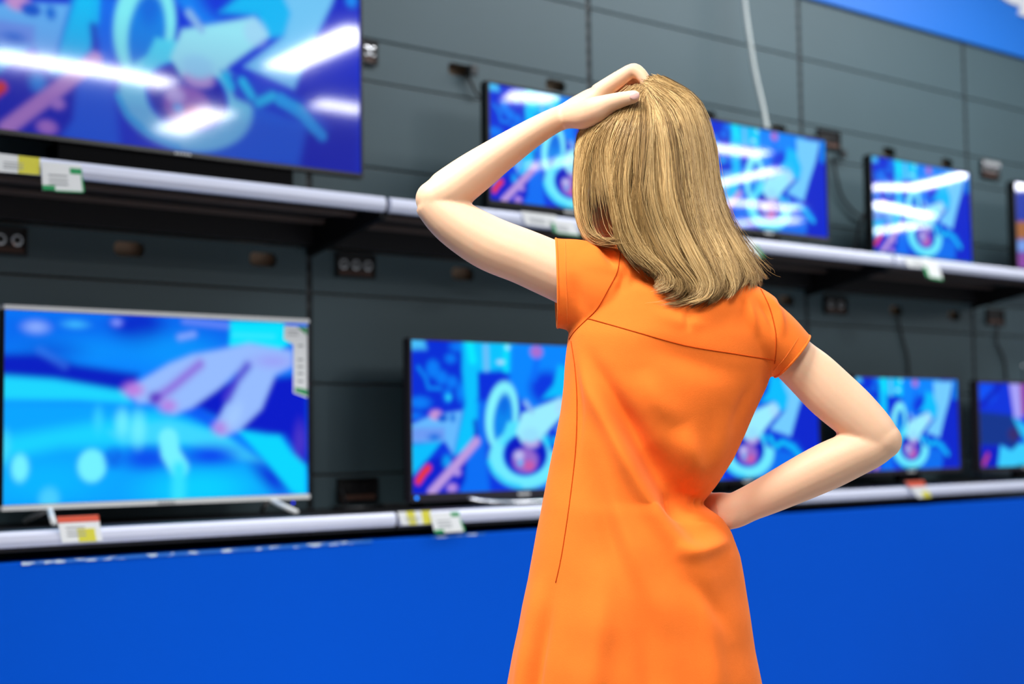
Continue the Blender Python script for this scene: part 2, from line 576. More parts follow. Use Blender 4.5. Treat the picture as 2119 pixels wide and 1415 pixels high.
    for a, b in (((500, 770), (520, 820)), ((570, 780), (610, 850)), ((640, 880), (700, 830)), ((730, 850), (800, 870)), ((820, 880), (880, 970))):
        p.cap([a, b], 24, (0, 205, 255), .03)
    u3(); p.cap([(1080, 940), (1160, 1010), (1230, 1100)], 26, (0, 180, 255), .03)
    l2()
    # table, finger, hook
    p.poly([(80, 630), (240, 560), (450, 526), (388, 825), (335, 735), (80, 745)], (100, 185, 255), .03)
    p.poly([(80, 640), (330, 640), (330, 720), (80, 735)], (110, 140, 240), .04, .7)
    p.ell((270, 555), 42, 34, (200, 150, 215), .03); p.ell((315, 575), 36, 28, (0, 90, 215), .02); p.ell((385, 575), 18, 28, (0, 110, 225), .03); p.ell((260, 705), 40, 22, (0, 110, 225), .04)
    p.poly([(80, 760), (310, 735), (200, 870), (150, 960), (80, 990)], (0, 190, 255), .03)
    p.poly([(200, 870), (330, 830), (480, 850), (470, 1000), (420, 1100), (80, 1100), (80, 1000)], (0, 30, 205), .04)
    p.ell((345, 870), 28, 40, (0, 160, 250), .05)
    p.cap([(545, 735), (420, 880), (240, 1080)], 30, (190, 155, 225), .03); p.ell((415, 945), 24, 24, (180, 150, 230), .03); p.ell((380, 1050), 34, 28, (180, 140, 225), .03)
    p.cap([(218, 915), (185, 950), (150, 1005)], 24, (238, 52, 38), .025)
    return p.im


def paint_b():
    p = Paint((0, 130, 255), None).use(0, 620, 3.144, BX['L1'])
    p.poly([(-20, 60), (2000, 60), (2000, 330), (-20, 330)], (0, 105, 240), .2)
    p.ell((900, 180), 160, 120, (0, 45, 205), .12); p.ell((600, 330), 330, 90, (0, 150, 255), .15, a=.7); p.ell((1150, 330), 250, 110, (0, 155, 255), .15, a=.7)
    p.ell((330, 330), 160, 60, (0, 95, 225), .12)
    p.poly([(-20, 350), (250, 350), (500, 420), (900, 480), (880, 620), (400, 530), (-20, 500)], (0, 28, 195), .06)
    p.ell((235, 178), 72, 36, (135, 170, 255), .05); p.ell((490, 160), 68, 22, (60, 185, 255), .04); p.ell((760, 148), 30, 20, (130, 150, 255), .03)
    p.cap([(1170, 245), (1260, 225)], 18, (130, 165, 255), .03); p.cap([(1200, 140), (1480, 170)], 14, (110, 140, 250), .04); p.cap([(260, 330), (420, 430)], 16, (60, 130, 245), .06, .6)
    p.poly([(-20, 495), (350, 520), (820, 600), (860, 680), (500, 655), (-20, 655)], (25, 215, 255), .05)
    p.poly([(-20, 660), (700, 680), (1100, 720), (1400, 860), (1800, 1100), (1990, 1300), (-20, 1350)], (0, 165, 255), .08)
    p.poly([(-20, 900), (600, 800), (1000, 740), (1350, 830), (1500, 940), (900, 950), (400, 960), (-20, 1050)], (20, 210, 255), .1)
    p.poly([(700, 860), (1100, 780), (1450, 880), (1720, 1060), (1560, 1040), (1200, 930), (800, 940)], (60, 215, 255), .05)
    p.ell((960, 1030), 170, 75, (0, 80, 238), .1); p.ell((1370, 1015), 170, 65, (0, 75, 240), .1); p.ell((1760, 1160), 130, 60, (0, 45, 220), .1, rot=-40)
    p.ell((1300, 1230), 300, 110, (0, 215, 255), .15, a=.8); p.ell((300, 1180), 300, 120, (0, 190, 255), .15, a=.6)
    p.poly([(1250, 560), (2010, 480), (2010, 1120), (1850, 890), (1560, 845), (1400, 760), (1230, 700)], (0, 22, 200), .06)
    p.poly([(1180, 720), (1300, 700), (1420, 800), (1390, 840)], (0, 90, 245), .06)
    p.ell((1950, 920), 35, 110, (70, 50, 200), .06)
    p.poly([(1545, 850), (1730, 880), (1820, 885), (1900, 1000), (1990, 1080), (1990, 1275), (1900, 1250), (1740, 1060)], (0, 215, 255), .03)
    p.poly([(1500, 140), (1840, 150), (1905, 270), (1820, 325), (1640, 290), (1490, 305)], (0, 228, 255), .025); p.cap([(1520, 230), (1780, 240)], 10, (60, 235, 255), .03)
    p.poly([(1100, 420), (1250, 360), (1420, 330), (1620, 285), (1900, 335), (1900, 430), (1790, 490), (1700, 710), (1560, 845), (1440, 885), (1392, 830), (1450, 720), (1530, 560), (1545, 470), (1420, 580), (1250, 700), (1130, 745), (1050, 690), (990, 668), (900, 672), (820, 595), (950, 510)], (150, 188, 255), .035)
    p.cap([(1610, 430), (1540, 520), (1480, 640)], 26, (75, 60, 210), .06); p.cap([(1300, 420), (1120, 570), (1020, 640)], 26, (140, 95, 220), .07); p.ell((1010, 640), 40, 36, (90, 50, 195), .05)
    p.ell((870, 585), 60, 42, (190, 125, 225), .06); p.ell((1095, 690), 50, 40, (180, 130, 230), .06); p.ell((1440, 835), 50, 42, (175, 130, 230), .06); p.ell((1780, 400), 110, 40, (155, 150, 245), .08, a=.7)
    p.ell((1520, 760), 40, 90, (165, 205, 255), .06, rot=-30, a=.7)
    C = (115, 242, 255)
    p.ell((598, 1080), 90, 106, C, .025); p.cap([(1095, 900), (1110, 1000), (1165, 1090)], 64, C, .03); p.cap([(1165, 1100), (1160, 1330)], 46, (50, 225, 255), .06)
    p.ell((130, 1095), 54, 88, C, .03); p.ell((30, 960), 34, 90, (60, 215, 255), .05); p.ell((320, 1300), 62, 75, (70, 205, 255), .05)
    p.ell((795, 800), 40, 80, C, .05, a=.8); p.ell((900, 840), 44, 100, C, .06, a=.8); p.ell((640, 780), 28, 70, (60, 220, 255), .05, a=.7)
    p.ell((740, 1030), 60, 70, (0, 105, 240), .05, a=.7); p.cap([(700, 1000), (740, 1060), (770, 1000)], 8, (0, 90, 225), .02, .7)
    return p.im


def paint_c():
    p = Paint((0, 50, 220), None).use(1740, 740, 4.42, BX['L5'])
    p.ell((1330, 320), 90, 90, (0, 80, 245), .1); p.cap([(1280, 440), (1450, 260)], 30, (0, 30, 195), .06)
    p.poly([(1535, 200), (1640, 200), (1660, 560), (1585, 545)], (165, 160, 250), .04); p.poly([(1635, 200), (1690, 200), (1700, 520), (1655, 520)], (150, 60, 150), .04)
    p.poly([(1700, 200), (2200, 200), (2200, 560), (1710, 560)], (90, 130, 245), .08)
    p.poly([(1240, 490), (1560, 525), (1660, 700), (1580, 840), (1500, 800), (1240, 800)], (8, 50, 140), .05); p.ell((1580, 700), 50, 60, (50, 40, 110), .06)
    p.poly([(1570, 540), (1700, 620), (1900, 900), (1720, 800), (1640, 690)], (40, 190, 250), .04)
    p.poly([(1460, 800), (1560, 850), (1640, 780), (2300, 850), (2300, 1080), (1425, 1080)], (55, 205, 255), .04)
    p.poly([(1240, 800), (1450, 810), (1420, 1080), (1240, 1080)], (0, 25, 195), .04)
    p.cap([(1345, 890), (1310, 970)], 22, (190, 60, 110), .04)
    return p.im


def paint_d():
    p = Paint((30, 60, 170), None).use(1780, 300, 4.717, BX['U5'])
    p.poly([(1500, 300), (2600, 300), (2600, 700), (1500, 700)], (45, 65, 175), .08)
    p.poly([(1500, 745), (2600, 745), (2600, 920), (1500, 920)], (165, 105, 60), .05)
    p.poly([(1500, 930), (2600, 930), (2600, 1040), (1500, 1040)], (120, 160, 235), .05)
    p.poly([(1500, 1050), (2600, 1050), (2600, 1300), (1500, 1300)], (140, 75, 165), .06)
    p.ell((1900, 600), 120, 160, (70, 110, 220), .1)
    return p.im




def soften(im, n):
    for _ in range(n):
        p = np.pad(im, ((1, 1), (1, 1), (0, 0)), 'edge')
        im = (p[:-2, 1:-1] + p[2:, 1:-1] + p[1:-1, :-2] + p[1:-1, 2:] + 2 * p[1:-1, 1:-1]) / 6
    return im


PIC = dict(A=paint_a(), B=paint_b(), C=paint_c(), D=paint_d())
PIC = {k: soften(v, dict(A=3, B=6, C=6, D=6)[k]) for k, v in PIC.items()}
# the largest set's film, reflection haze put into the colours: deeper, greyer low down
_k = np.clip((.55 - _vv) / .4, 0, 1)[..., None]
_g = PIC['A'].mean(2, keepdims=True)
PIC['A1'] = PIC['A'] * (1 - _k * np.array([.45, .62, .38])) * .9 + _g * .03 * _k


def screen_mesh(name, x0, x1, y, z0, z1, im, m):
    X, Z = np.meshgrid(np.linspace(x0, x1, PW), np.linspace(z0, z1, PH))
    v = np.stack([X, np.full_like(X, y), Z], -1).reshape(-1, 3)
    i = (np.arange(PH - 1)[:, None] * PW + np.arange(PW - 1)[None]).ravel()
    f = np.stack([i, i + 1, i + PW + 1, i + PW], -1)
    me = bpy.data.meshes.new(name)
    me.from_pydata(v.tolist(), [], f.tolist())
    a = me.attributes.new('picture', 'FLOAT_COLOR', 'POINT')
    a.data.foreach_set('color', np.concatenate([im.reshape(-1, 3), np.ones((PW * PH, 1))], 1).astype(np.float32).ravel())
    me.materials.append(m)
    return me


def television(key, pic, label, bez=(.008, .008, .022), frame='black', stand='pedestal', gloss=True, y=-.25, led=None, logo=True, bottom=None):
    x0, x1, z0, z1 = BX[key]
    zs = (UZ if key[0] == 'U' else LZ) - .0032
    bl, bt, bb = bez
    xm = (x0 + x1) / 2
    t = empty('television', (xm, y, zs), label, 'television')
    fr = MB()
    yf, yb = y - .006, y + .026
    fm = [M[frame], M['silver'], M[bottom] if bottom else M[frame]]
    top_mi = 1 if frame == 'silver' else 0
    fr.box(x0 - bl, x1 + bl, yf, yb, z1, z1 + bt, top_mi)
    fr.box(x0 - bl, x1 + bl, yf, yb, z0 - bb, z0, 2)
    fr.box(x0 - bl, x0, yf, yb, z0, z1); fr.box(x1, x1 + bl, yf, yb, z0, z1)
    if frame == 'silver':
        fm = [M['black'], M['silver'], M['silver']]
    fr.build('bezel', fm, t, bevel=.0015)
    bk = MB()
    w, h = x1 - x0, z1 - z0
    bk.box(x0 - bl + .004, x1 + bl - .004, yb, yb + .012, z0 - bb + .004, z1 + bt - .004)
    bk.box(x0 + w * .14, x1 - w * .14, yb + .012, yb + .05, z0 + h * .05, z0 + h * .62)
    bk.build('back_housing', M['matblack'], t, bevel=.003)
    s = link(bpy.data.objects.new('screen', screen_mesh('screen', x0, x1, y, z0, z1, PIC[pic], M['screen_soft' if key == 'U1' else 'screen_gloss' if gloss else 'screen_matt'])), t)
    zb = z0 - bb
    if stand == 'pedestal':
        st = MB()
        st.box(xm - w * .10, xm + w * .10, y + .0, y + .03, zs + .010, zb + .03)
        st.prism(rounded_rect(xm, y + .03, w * .42, .17, .05), 1, 0, .011)
        # lay the base flat
        n = len(st.v) - 56
        for k in range(n, len(st.v)):
            px_, t_, q_ = st.v[k]
            st.v[k] = (px_, q_, zs + t_)
        st.build('stand', M['matblack'], t, bevel=.001)
    elif stand == 'splayed':
        for sx in (-1, 1):
            xf = xm + sx * w * .36
            a = MB().tube([(xf, y + .01, zb + .004), (xf + sx * .03, y - .10, zs + .0095)], .008, 10)
            a.tube([(xf, y + .01, zb + .004), (xf + sx * .03, y + .10, zs + .0095)], .008, 10)
            a.build('foot', M['silver'], t, smooth=True)
    elif stand == 'arc':
        pts = []
        for k in range(25):
            q = -1 + 2 * k / 24
            pts.append((xm + q * w * .27, y - .11 + .13 * abs(q) ** 3, zs + .007 + .022 * abs(q) ** 6))
        MB().tube(pts, .0075, 10).build('stand', M['chrome'], t, smooth=True)
        MB().box(xm - .07, xm + .07, y + .0, y + .03, zs + .002, zb + .02).build('neck', M['black'], t, bevel=.002)
        MB().box(xm - .06, xm + .06, y - .11, y + .03, zs + .001, zs + .008).build('stand_tongue', M['black'], t, bevel=.001)
    elif stand == 'flat':
        MB().box(xm - w * .3, xm + w * .3, y + .0, y + .09, zs + .0005, zb + .001).build('stand', M['matblack'], t, bevel=.001)
    if logo:
        lg = MB()
        for k in range(5):
            lg.box(xm - .026 + k * .0105, xm - .0185 + k * .0105, yf - .0012, yf - .0002, z0 - bb * .72, z0 - bb * .36)
        lg.build('logo', M['silver'] if frame != 'silver' else M['greyprint'], t)
    if led:
        lx, lz, r, m = led
        MB().disc((lx, lz), r, yf - .003, yf - .0005).build('standby_light', M[m], t)
    return t


TV = {}
TV['U1'] = television('U1', 'A1', 'largest television, cropped at the upper left, showing a blue video of an arm', bez=(.007, .008, .014), frame='black', stand='flat')
TV['U2'] = television('U2', 'A', 'black-framed television on the upper shelf behind the raised arm', bez=(.010, .008, .022), frame='black')
TV['U3'] = television('U3', 'A', 'television on the upper shelf right of the hair with white light streaks', bez=(.008, .010, .020), frame='black')
TV['U4'] = television('U4', 'A', 'small television on the upper shelf with three bright white streaks and teal bottom edge', bez=(.010, .006, .016), frame='black', stand='flat', bottom='teal')
TV['U5'] = television('U5', 'D', 'television cut off by the right edge on the upper shelf', bez=(.012, .006, .016), frame='black', stand='flat')
TV['L1'] = television('L1', 'B', 'silver-framed television showing a large hand close-up, lower left', bez=(.005, .015, .016), frame='silver', stand='splayed', gloss=False,
                      led=(on_wall(606, 1043, -.256)[0], on_wall(606, 1043, -.256)[2] + .004, .0035, 'led2'))
TV['L2'] = television('L2', 'A', 'dark-framed television on a chrome arc stand left of the orange dress', bez=(.008, .008, .026), frame='bronze', stand='arc', gloss=False,
                      led=(2.633, .8255 + ZS, .0052, 'led'))
TV['L3'] = television('L3', 'A', 'television on the lower shelf seen through the crook of the bent right arm', bez=(.012, .010, .020), frame='black', gloss=False, stand='pedestal')
TV['L4'] = television('L4', 'A', 'television on the lower shelf just right of the bent elbow', bez=(.010, .012, .018), frame='bronze', gloss=False)
TV['L5'] = television('L5', 'C', 'television with pink and cyan picture cut off by the right edge, lower shelf', bez=(.012, .012, .018), frame='bronze', gloss=False)

# energy label stuck on the silver television
g = lambda cx, cy, y=-.2515: on_wall(cx / 3.144, 620 + cy / 3.144, y)
pts = [g(*p) for p in ((1850, 168), (2000, 176), (2000, 640), (1908, 606), (1908, 292), (1846, 258))]
el = MB().prism([(p[0], p[2]) for p in pts], 1, -.2522, -.2512)
for pl_ in (((1918, 570), (1998, 585), (1998, 625), (1918, 598)), ((1930, 176), (1995, 180), (1995, 230), (1965, 205))):
    el.prism([(g(*p)[0], g(*p)[2]) for p in pl_], 1, -.2528, -.2523, 1)
for cy in (300, 390, 436, 480, 530):
    a, b = g(1936, cy - 7), g(1972, cy + 7)
    el.box(a[0], b[0], -.2528, -.2523, b[2], a[2], 2)
for cy in (205, 228):
    a, b = g(1870, cy - 5), g(1940, cy + 5)
    el.box(a[0], b[0], -.2528, -.2523, b[2], a[2], 2)
el.build('energy_label', [M['card'], M['green'], M['greyprint']], TV['L1'])


# ------------------------------------------------------------------ outlets
def outlet(px, py, label, n=3, dim=False, w=.15, h=.078, plug=False):
    P = on_wall(px, py)
    t = empty('power_outlet', (P[0], 0, P[2]), label, 'power outlet')
    x0, x1, z0, z1 = P[0] - w / 2, P[0] + w / 2, P[2] - h / 2, P[2] + h / 2
    b = MB().box(x0, x1, -.006, -.001, z0, z1)
    for q in ((x0, x1, z1 - .007, z1), (x0, x1, z0, z0 + .007), (x0, x0 + .007, z0, z1), (x1 - .007, x1, z0, z1)):
        b.box(q[0], q[1], -.016, -.006, q[2], q[3])
    b.build('housing', M['outlet'], t, bevel=.001)
    MB().box(x0 + .008, x1 - .008, -.009, -.0062, z0 + .008, z0 + .022).build('lower_plate', M['outlet_brown'], t)
    for k in range(n):
        xx = x0 + w * (k + .6) / (n + .2)
        s = MB().disc((xx, P[2] + .004), .017, -.012, -.0062)
        s.build('socket', M['outlet'] if dim else M['chrome'], t, bevel=.002)
        MB().disc((xx, P[2] + .004), .010, -.0135, -.0121).build('socket_face', M['outlet'], t)
    return t


outlet(762, 110, 'black power outlet on the wall at the right edge of the largest television', 2, w=.06)
outlet(1712, 289, 'black power outlet with a plug above the right corner of the streaked television', 2, dim=True)
o_ = outlet(2045, 352, 'power outlet with chrome top plate near the upper right edge', 3)
P = on_wall(2045, 341); MB().box(P[0] - .07, P[0] + .07, -.022, -.0165, P[2] - .012, P[2] + .014).build('top_plate', M['chrome'], o_, bevel=.002)
outlet(-2, 498, 'power outlet cut off by the left edge under the upper shelf', 3)
outlet(733, 551, 'black triple power outlet with chrome sockets under the raised elbow', 3)
outlet(1726, 632, 'black power outlet with two chrome sockets above the right upper arm', 2)
outlet(2056, 656, 'dim black power outlet under the shelf at the right edge', 2, dim=True)
outlet(737, 1013, 'dark power outlet low between the silver and the dark-framed television', 2, dim=True)


# ------------------------------------------------------------------ cables
def catmull(P, n=8):
    P = [np.asarray(p, float) for p in P]
    out = []
    for i in range(len(P) - 1):
        p0, p1, p2, p3 = P[max(i - 1, 0)], P[i], P[i + 1], P[min(i + 2, len(P) - 1)]
        for k in range(n):
            t = k / n
            out.append(.5 * (2 * p1 + (p2 - p0) * t + (2 * p0 - 5 * p1 + 4 * p2 - p3) * t * t + (3 * p1 - p0 - 3 * p2 + p3) * t ** 3))
    out.append(P[-1])
    return out


def cable(name, pts, r, m, label, cat='cable', y=-.03, ys=None, of=None):
    Q = [on_wall(p[0], p[1], ys[i] if ys else y) for i, p in enumerate(pts)]
    o = MB().tube(catmull(Q), r, 8).build(name, M[m], TV[of] if of else None, smooth=True)
    return o if of else tag(o, label, cat)


cable('hanging_cable', [(1508, -420), (1524, -160), (1540, 0), (1549, 70), (1562, 150), (1578, 220), (1590, 285)], .0095, 'cable_w', 'white cable hanging down the wall to the television right of the head', ys=[-.10, -.10, -.10, -.11, -.12, -.14, -.17])
cable('power_cord', [(965, 150), (974, 168), (982, 186), (992, 200)], .005, 'cable_b', 'thin dark cord from the wall slot to the television behind the arm', y=-.02, of='U2')
cable('power_cord', [(1722, 325), (1730, 360), (1742, 405), (1765, 436), (1792, 452)], .006, 'cable_b', 'dark cord curving down the wall between the two streaked televisions', y=-.02, of='U3')
cable('power_cord', [(1790, 440), (1778, 470), (1772, 500), (1768, 522)], .007, 'cable_b', 'dark cord hanging down left of the small streaked television', y=-.05, of='U4')
cable('power_cord', [(1858, 655), (1868, 700), (1878, 740), (1882, 790)], .005, 'cable_b', 'dark cord dropping to the television right of the elbow', y=-.012, of='L4')
cable('power_cord', [(2068, 668), (2062, 705), (2078, 745), (2084, 800)], .005, 'cable_b', 'dark cord dropping to the lower television at the right edge', y=-.012, of='L5')
zc = LZ + .004
MB().tube(catmull([np.array(p) for p in ((2.50, -.02, LZ + .06), (2.50, -.05, LZ + .02), (2.46, -.09, zc), (2.40, -.15, zc), (2.44, -.21, zc), (2.53, -.17, zc), (2.60, -.12, zc), (2.66, -.19, zc), (2.72, -.17, zc))]), .006, 8).build('power_cord', M['cable_b'], TV['L2'], smooth=True)
for (px, py, lab) in ((968, 148, 'grey plug in the wall slot left of the television behind the arm'), (1733, 320, 'grey plug at the outlet right of the streaked television')):
    P = on_wall(px, py)
    b = MB().box(P[0] - .016, P[0] + .016, -.040, -.0175, P[2] - .02, P[2] + .016)
    tag(b.build('plug', M['gap'], bevel=.004), lab, 'plug')
P = on_wall(2117, 757, -.2)
an = empty('indoor_antenna', (P[0], -.2, LZ - .004), 'thin rod with a white tip beside the lower right television', 'antenna')
MB().tube([(P[0], -.2, LZ - .003), (P[0], -.2, P[2])], .003, 8).build('rod', M['bronze'], an)
MB().tube([(P[0], -.2, P[2] - .008), (P[0], -.2, P[2] - .002), (P[0], -.2, P[2] + .004), (P[0], -.2, P[2] + .008)], [.002, .006, .006, .002], 10).build('tip', M['white'], an, smooth=True)


# ------------------------------------------------------------------ price tags
def price_tag(quad, y, label, bands=(), lines=True, group='price tags'):
    """quad: corners TL TR BR BL as measured; bands: (u0,u1,v0,v1,material)"""
    q = [on_wall(*p, y) for p in quad]
    q = [np.array([p[0], p[2]]) for p in q]

    def at(u, v):
        return (q[0] * (1 - u) + q[1] * u) * (1 - v) + (q[3] * (1 - u) + q[2] * u) * v
    t = MB().prism([tuple(p) for p in q], 1, y - .0012, y).build('shelf_price_tag', M['card'])
    tag(t, label, 'price tag', group)
    for (u0, u1, v0, v1, m) in bands:
        pp = [at(u0, v0), at(u1, v0), at(u1, v1), at(u0, v1)]
        MB().prism([tuple(p) for p in pp], 1, y - .0018, y - .0013).build('colour_band', M[m], t)
    if lines:
        b = MB()
        for v in (.42, .58, .72):
            a, c, d, e = at(.16, v), at(.62, v), at(.62, v + .05), at(.16, v + .05)
            b.prism([tuple(x) for x in (a, c, d, e)], 1, y - .0019, y - .0013)
        b.build('print_lines', M['greyprint'], t)
    return t


yu, yl = UY - .0085, LY - .0085
price_tag([(-8, 317), (82, 327), (82, 362), (-8, 355)], yu, 'white and yellow price tag at the far left of the upper shelf', [(.5, 1, 0, 1, 'yellow')])
price_tag([(85, 334), (167, 341), (175, 399), (88, 395)], yu - .004, 'tilted white tag with green edge hanging under the largest television', [(0, .3, .8, 1, 'green'), (.7, 1, .15, .35, 'green'), (0, 1, .96, 1, 'green'), (.96, 1, .4, 1, 'green')])
price_tag([(1078, 437), (1150, 446), (1158, 474), (1088, 464)], yu, 'plain white price tag on the upper rail just left of the hair', [])
price_tag([(1138, 452), (1186, 459), (1200, 489), (1146, 482)], yu - .004, 'white tag with green edge beside the hair on the upper rail', [(0, 1, .92, 1, 'green'), (0, .12, .3, 1, 'green')])
price_tag([(1505, 490), (1560, 497), (1582, 533), (1530, 524)], yu, 'white tag with green tip on the upper rail right of the hair', [(.85, 1, .3, 1, 'green')], lines=False)
price_tag([(1868, 531), (1935, 540), (1945, 558), (1880, 552)], yu, 'plain white price tag under the small streaked television', [])
price_tag([(1906, 541), (1940, 545), (1951, 580), (1918, 575)], yu - .004, 'small tilted white tag with green edge under the small streaked television', [(0, .2, .3, 1, 'green'), (0, 1, .9, 1, 'green')], lines=False)
price_tag([(117, 1069), (203, 1065), (212, 1119), (128, 1123)], yl, 'red-topped white and yellow price tag under the silver-framed television', [(0, 1, 0, .24, 'redprint'), (.42, .85, .5, 1, 'yellow')])
price_tag([(822, 1059), (890, 1056), (892, 1083), (832, 1086)], yl, 'yellow striped price tag under the dark-framed television', [(.25, .5, 0, 1, 'yellow'), (.72, 1, 0, 1, 'yellow')])
price_tag([(888, 1060), (948, 1057), (962, 1099), (900, 1103)], yl - .004, 'tilted white tag with green edge under the dark-framed television', [(.7, 1, .05, .25, 'green'), (0, .3, .85, 1, 'green'), (.95, 1, .4, 1, 'green')])
price_tag([(1872, 996), (1910, 994), (1927, 1028), (1900, 1030)], yl, 'red-topped price tag with yellow corner right of the bent elbow', [(0, 1, 0, .34, 'redprint'), (.45, 1, .65, 1, 'yellow')], lines=False)

# ------------------------------------------------------------------ the person
def loft(mb, secs, n=20, sub=6):
    """secs: (px, py, dz, half width measured across the image, half depth in metres)"""
    S = catmull([np.array(s, float) for s in secs], sub)
    base = len(mb.v)
    C = [body_pt(s[0], s[1], s[2]) for s in S]
    prev = None
    for i, s in enumerate(S):
        t = C[min(i + 1, len(C) - 1)] - C[max(i - 1, 0)]
        t /= np.linalg.norm(t) + 1e-9
        a = np.cross(t, FH)
        if np.linalg.norm(a) < .25 and prev is not None: a = prev
        a /= np.linalg.norm(a) + 1e-9
        if prev is not None and a @ prev < 0: a = -a
        prev = a
        b = np.cross(t, a)
        ra, rb = s[3] * MPP, s[4]
        for k in range(n):
            w = 2 * math.pi * k / n
            mb.v.append(tuple(C[i] + ra * math.cos(w) * a + rb * math.sin(w) * b))
    m = len(S)
    for i in range(m - 1):
        for k in range(n):
            mb.f.append((base + i * n + k, base + i * n + (k + 1) % n, base + (i + 1) * n + (k + 1) % n, base + (i + 1) * n + k)); mb.mi.append(0)
    mb.f.append(tuple(base + k for k in reversed(range(n)))); mb.mi.append(0)
    mb.f.append(tuple(base + (m - 1) * n + k for k in range(n))); mb.mi.append(0)


def ellipsoid(mb, c, ax, n=24, m=14):
    """c world centre, ax three world axis vectors (with length)"""
    base = len(mb.v)
    A = [np.asarray(a) for a in ax]
    for i in range(1, m):
        th = math.pi * i / m
        for k in range(n):
            w = 2 * math.pi * k / n
            mb.v.append(tuple(c + A[0] * math.sin(th) * math.cos(w) + A[1] * math.sin(th) * math.sin(w) + A[2] * math.cos(th)))
    mb.v.append(tuple(c + A[2])); mb.v.append(tuple(c - A[2]))
    T, Bm = len(mb.v) - 2, len(mb.v) - 1
    for i in range(m - 2):
        for k in range(n):
            mb.f.append((base + i * n + k, base + (i + 1) * n + k, base + (i + 1) * n + (k + 1) % n, base + i * n + (k + 1) % n)); mb.mi.append(0)
    for k in range(n):
        mb.f.append((T, base + k, base + (k + 1) % n)); mb.mi.append(0)
        e = base + (m - 2) * n
        mb.f.append((Bm, e + (k + 1) % n, e + k)); mb.mi.append(0)


def fuse(mb, voxel, smooth_it, name, m, fac=.5):
    o = mb.build('t_fuse', m)
    md = o.modifiers.new('r', 'REMESH'); md.mode = 'VOXEL'; md.voxel_size = voxel
    if smooth_it:
        s = o.modifiers.new('s', 'SMOOTH'); s.iterations = smooth_it; s.factor = fac
    me = evaluated_mesh(o, name)
    drop(o)
    me.polygons.foreach_set('use_smooth', [True] * len(me.polygons))
    me.materials.clear(); me.materials.append(m)
    return me


UPV = np.array([0, 0, 1.0])
base_xy = body_pt(1325, 1300, 0)
girl = empty('person', (base_xy[0], base_xy[1], 0), 'person in an orange dress seen from behind, one hand on blonde head, other on hip', 'person')

bm_ = MB()
# left arm (raised)
loft(bm_, [(1300, 585, .0, 62, .048), (1225, 590, .0, 62, .050), (1150, 560, .0, 60, .047), (1085, 532, .0, 58, .045), (1012, 503, .0, 57, .043), (944, 462, .0, 51, .040), (903, 427, .0, 43, .036), (893, 414, .0, 36, .032), (886, 406, 0, 22, .02)])
loft(bm_, [(884, 418, 0, 18, .018), (893, 412, .0, 36, .034), (921, 401, .0, 47, .038), (975, 362, .003, 45, .037), (1034, 320, .006, 38, .033), (1094, 280, .010, 31, .028), (1140, 253, .014, 27, .023), (1168, 241, .018, 27, .020), (1200, 228, .024, 33, .020)])
ellipsoid(bm_, body_pt(900, 412, 0), (RH * 41 * MPP, FH * .037, UPV * 39 * MPP))
ellipsoid(bm_, body_pt(1823, 911, -.026), (RH * 42 * MPP, FH * .036, UPV * 40 * MPP))
# left hand: palm slab from the thumb side back to the little finger
SK = .0


def chain(pts):
    loft(bm_, [(p[0], p[1], p[2], p[3], p[3] * MPP * (p[4] if len(p) > 4 else 1.0)) for p in pts], n=14, sub=5)


for dz, mx, my in ((.012, 1262, 177), (.030, 1258, 180), (.046, 1250, 186), (.060, 1240, 196)):
    chain([(1172, 240, .018 + (dz - .03) * .3, 22), (1205, 220, dz, 20), (1235, 200, dz, 20), (mx, my, dz, 17)])
loft(bm_, [(1190, 232, .030, 30, .026), (1222, 212, .036, 28, .034), (1252, 192, .036, 20, .034)])
chain([(1235, 194, .012, 20), (1262, 176, .010, 19), (1290, 157, .006, 17), (1311, 145, .002, 15), (1324, 152, -.002, 14), (1335, 166, -.006, 12.5), (1341, 182, -.008, 10), (1343, 190, -.006, 7)])
chain([(1240, 196, .030, 20), (1262, 178, .030, 17), (1292, 162, .028, 15), (1318, 158, .024, 14), (1338, 170, .018, 12), (1350, 184, .014, 9)])
chain([(1236, 202, .048, 18), (1258, 186, .048, 16), (1290, 172, .046, 14), (1316, 168, .040, 13), (1336, 176, .034, 11), (1348, 188, .030, 8)])
chain([(1228, 208, .062, 16), (1246, 196, .064, 14), (1274, 184, .062, 12), (1296, 180, .056, 11), (1314, 186, .050, 9), (1322, 194, .048, 7)])
# thumb
chain([(1172, 243, .012, 24), (1190, 240, -.004, 27), (1213, 237, -.026, 31), (1237, 227, -.044, 29), (1260, 215, -.054, 21), (1283, 207, -.060, 17), (1300, 203, -.064, 15), (1314, 200, -.068, 13.5), (1323, 200, -.070, 9)])
# right arm (hand on hip)
loft(bm_, [(1530, 660, .0, 55, .045), (1590, 690, .0, 55, .046), (1637, 738, -.002, 49, .044), (1680, 776, -.006, 53, .045), (1717, 812, -.010, 55, .045), (1760, 850, -.016, 53, .043), (1795, 882, -.022, 48, .040), (1818, 906, -.026, 43, .036), (1824, 913, -.026, 36, .030), (1830, 919, -.026, 22, .02)])
loft(bm_, [(1836, 905, -.026, 18, .018), (1824, 911, -.026, 38, .032), (1800, 926, -.024, 43, .035), (1765, 940, -.020, 47, .037), (1715, 963, -.012, 49, .038), (1657, 991, -.004, 46, .035), (1598, 1020, .006, 41, .031), (1550, 1042, .014, 37, .026), (1520, 1056, .016, 37, .022), (1490, 1062, .024, 37, .020)])
loft(bm_, [(1528, 1068, .012, 28, .020), (1505, 1060, .020, 40, .020), (1478, 1056, .036, 38, .017), (1440, 1058, .074, 36, .015), (1405, 1058, .092, 34, .012)])
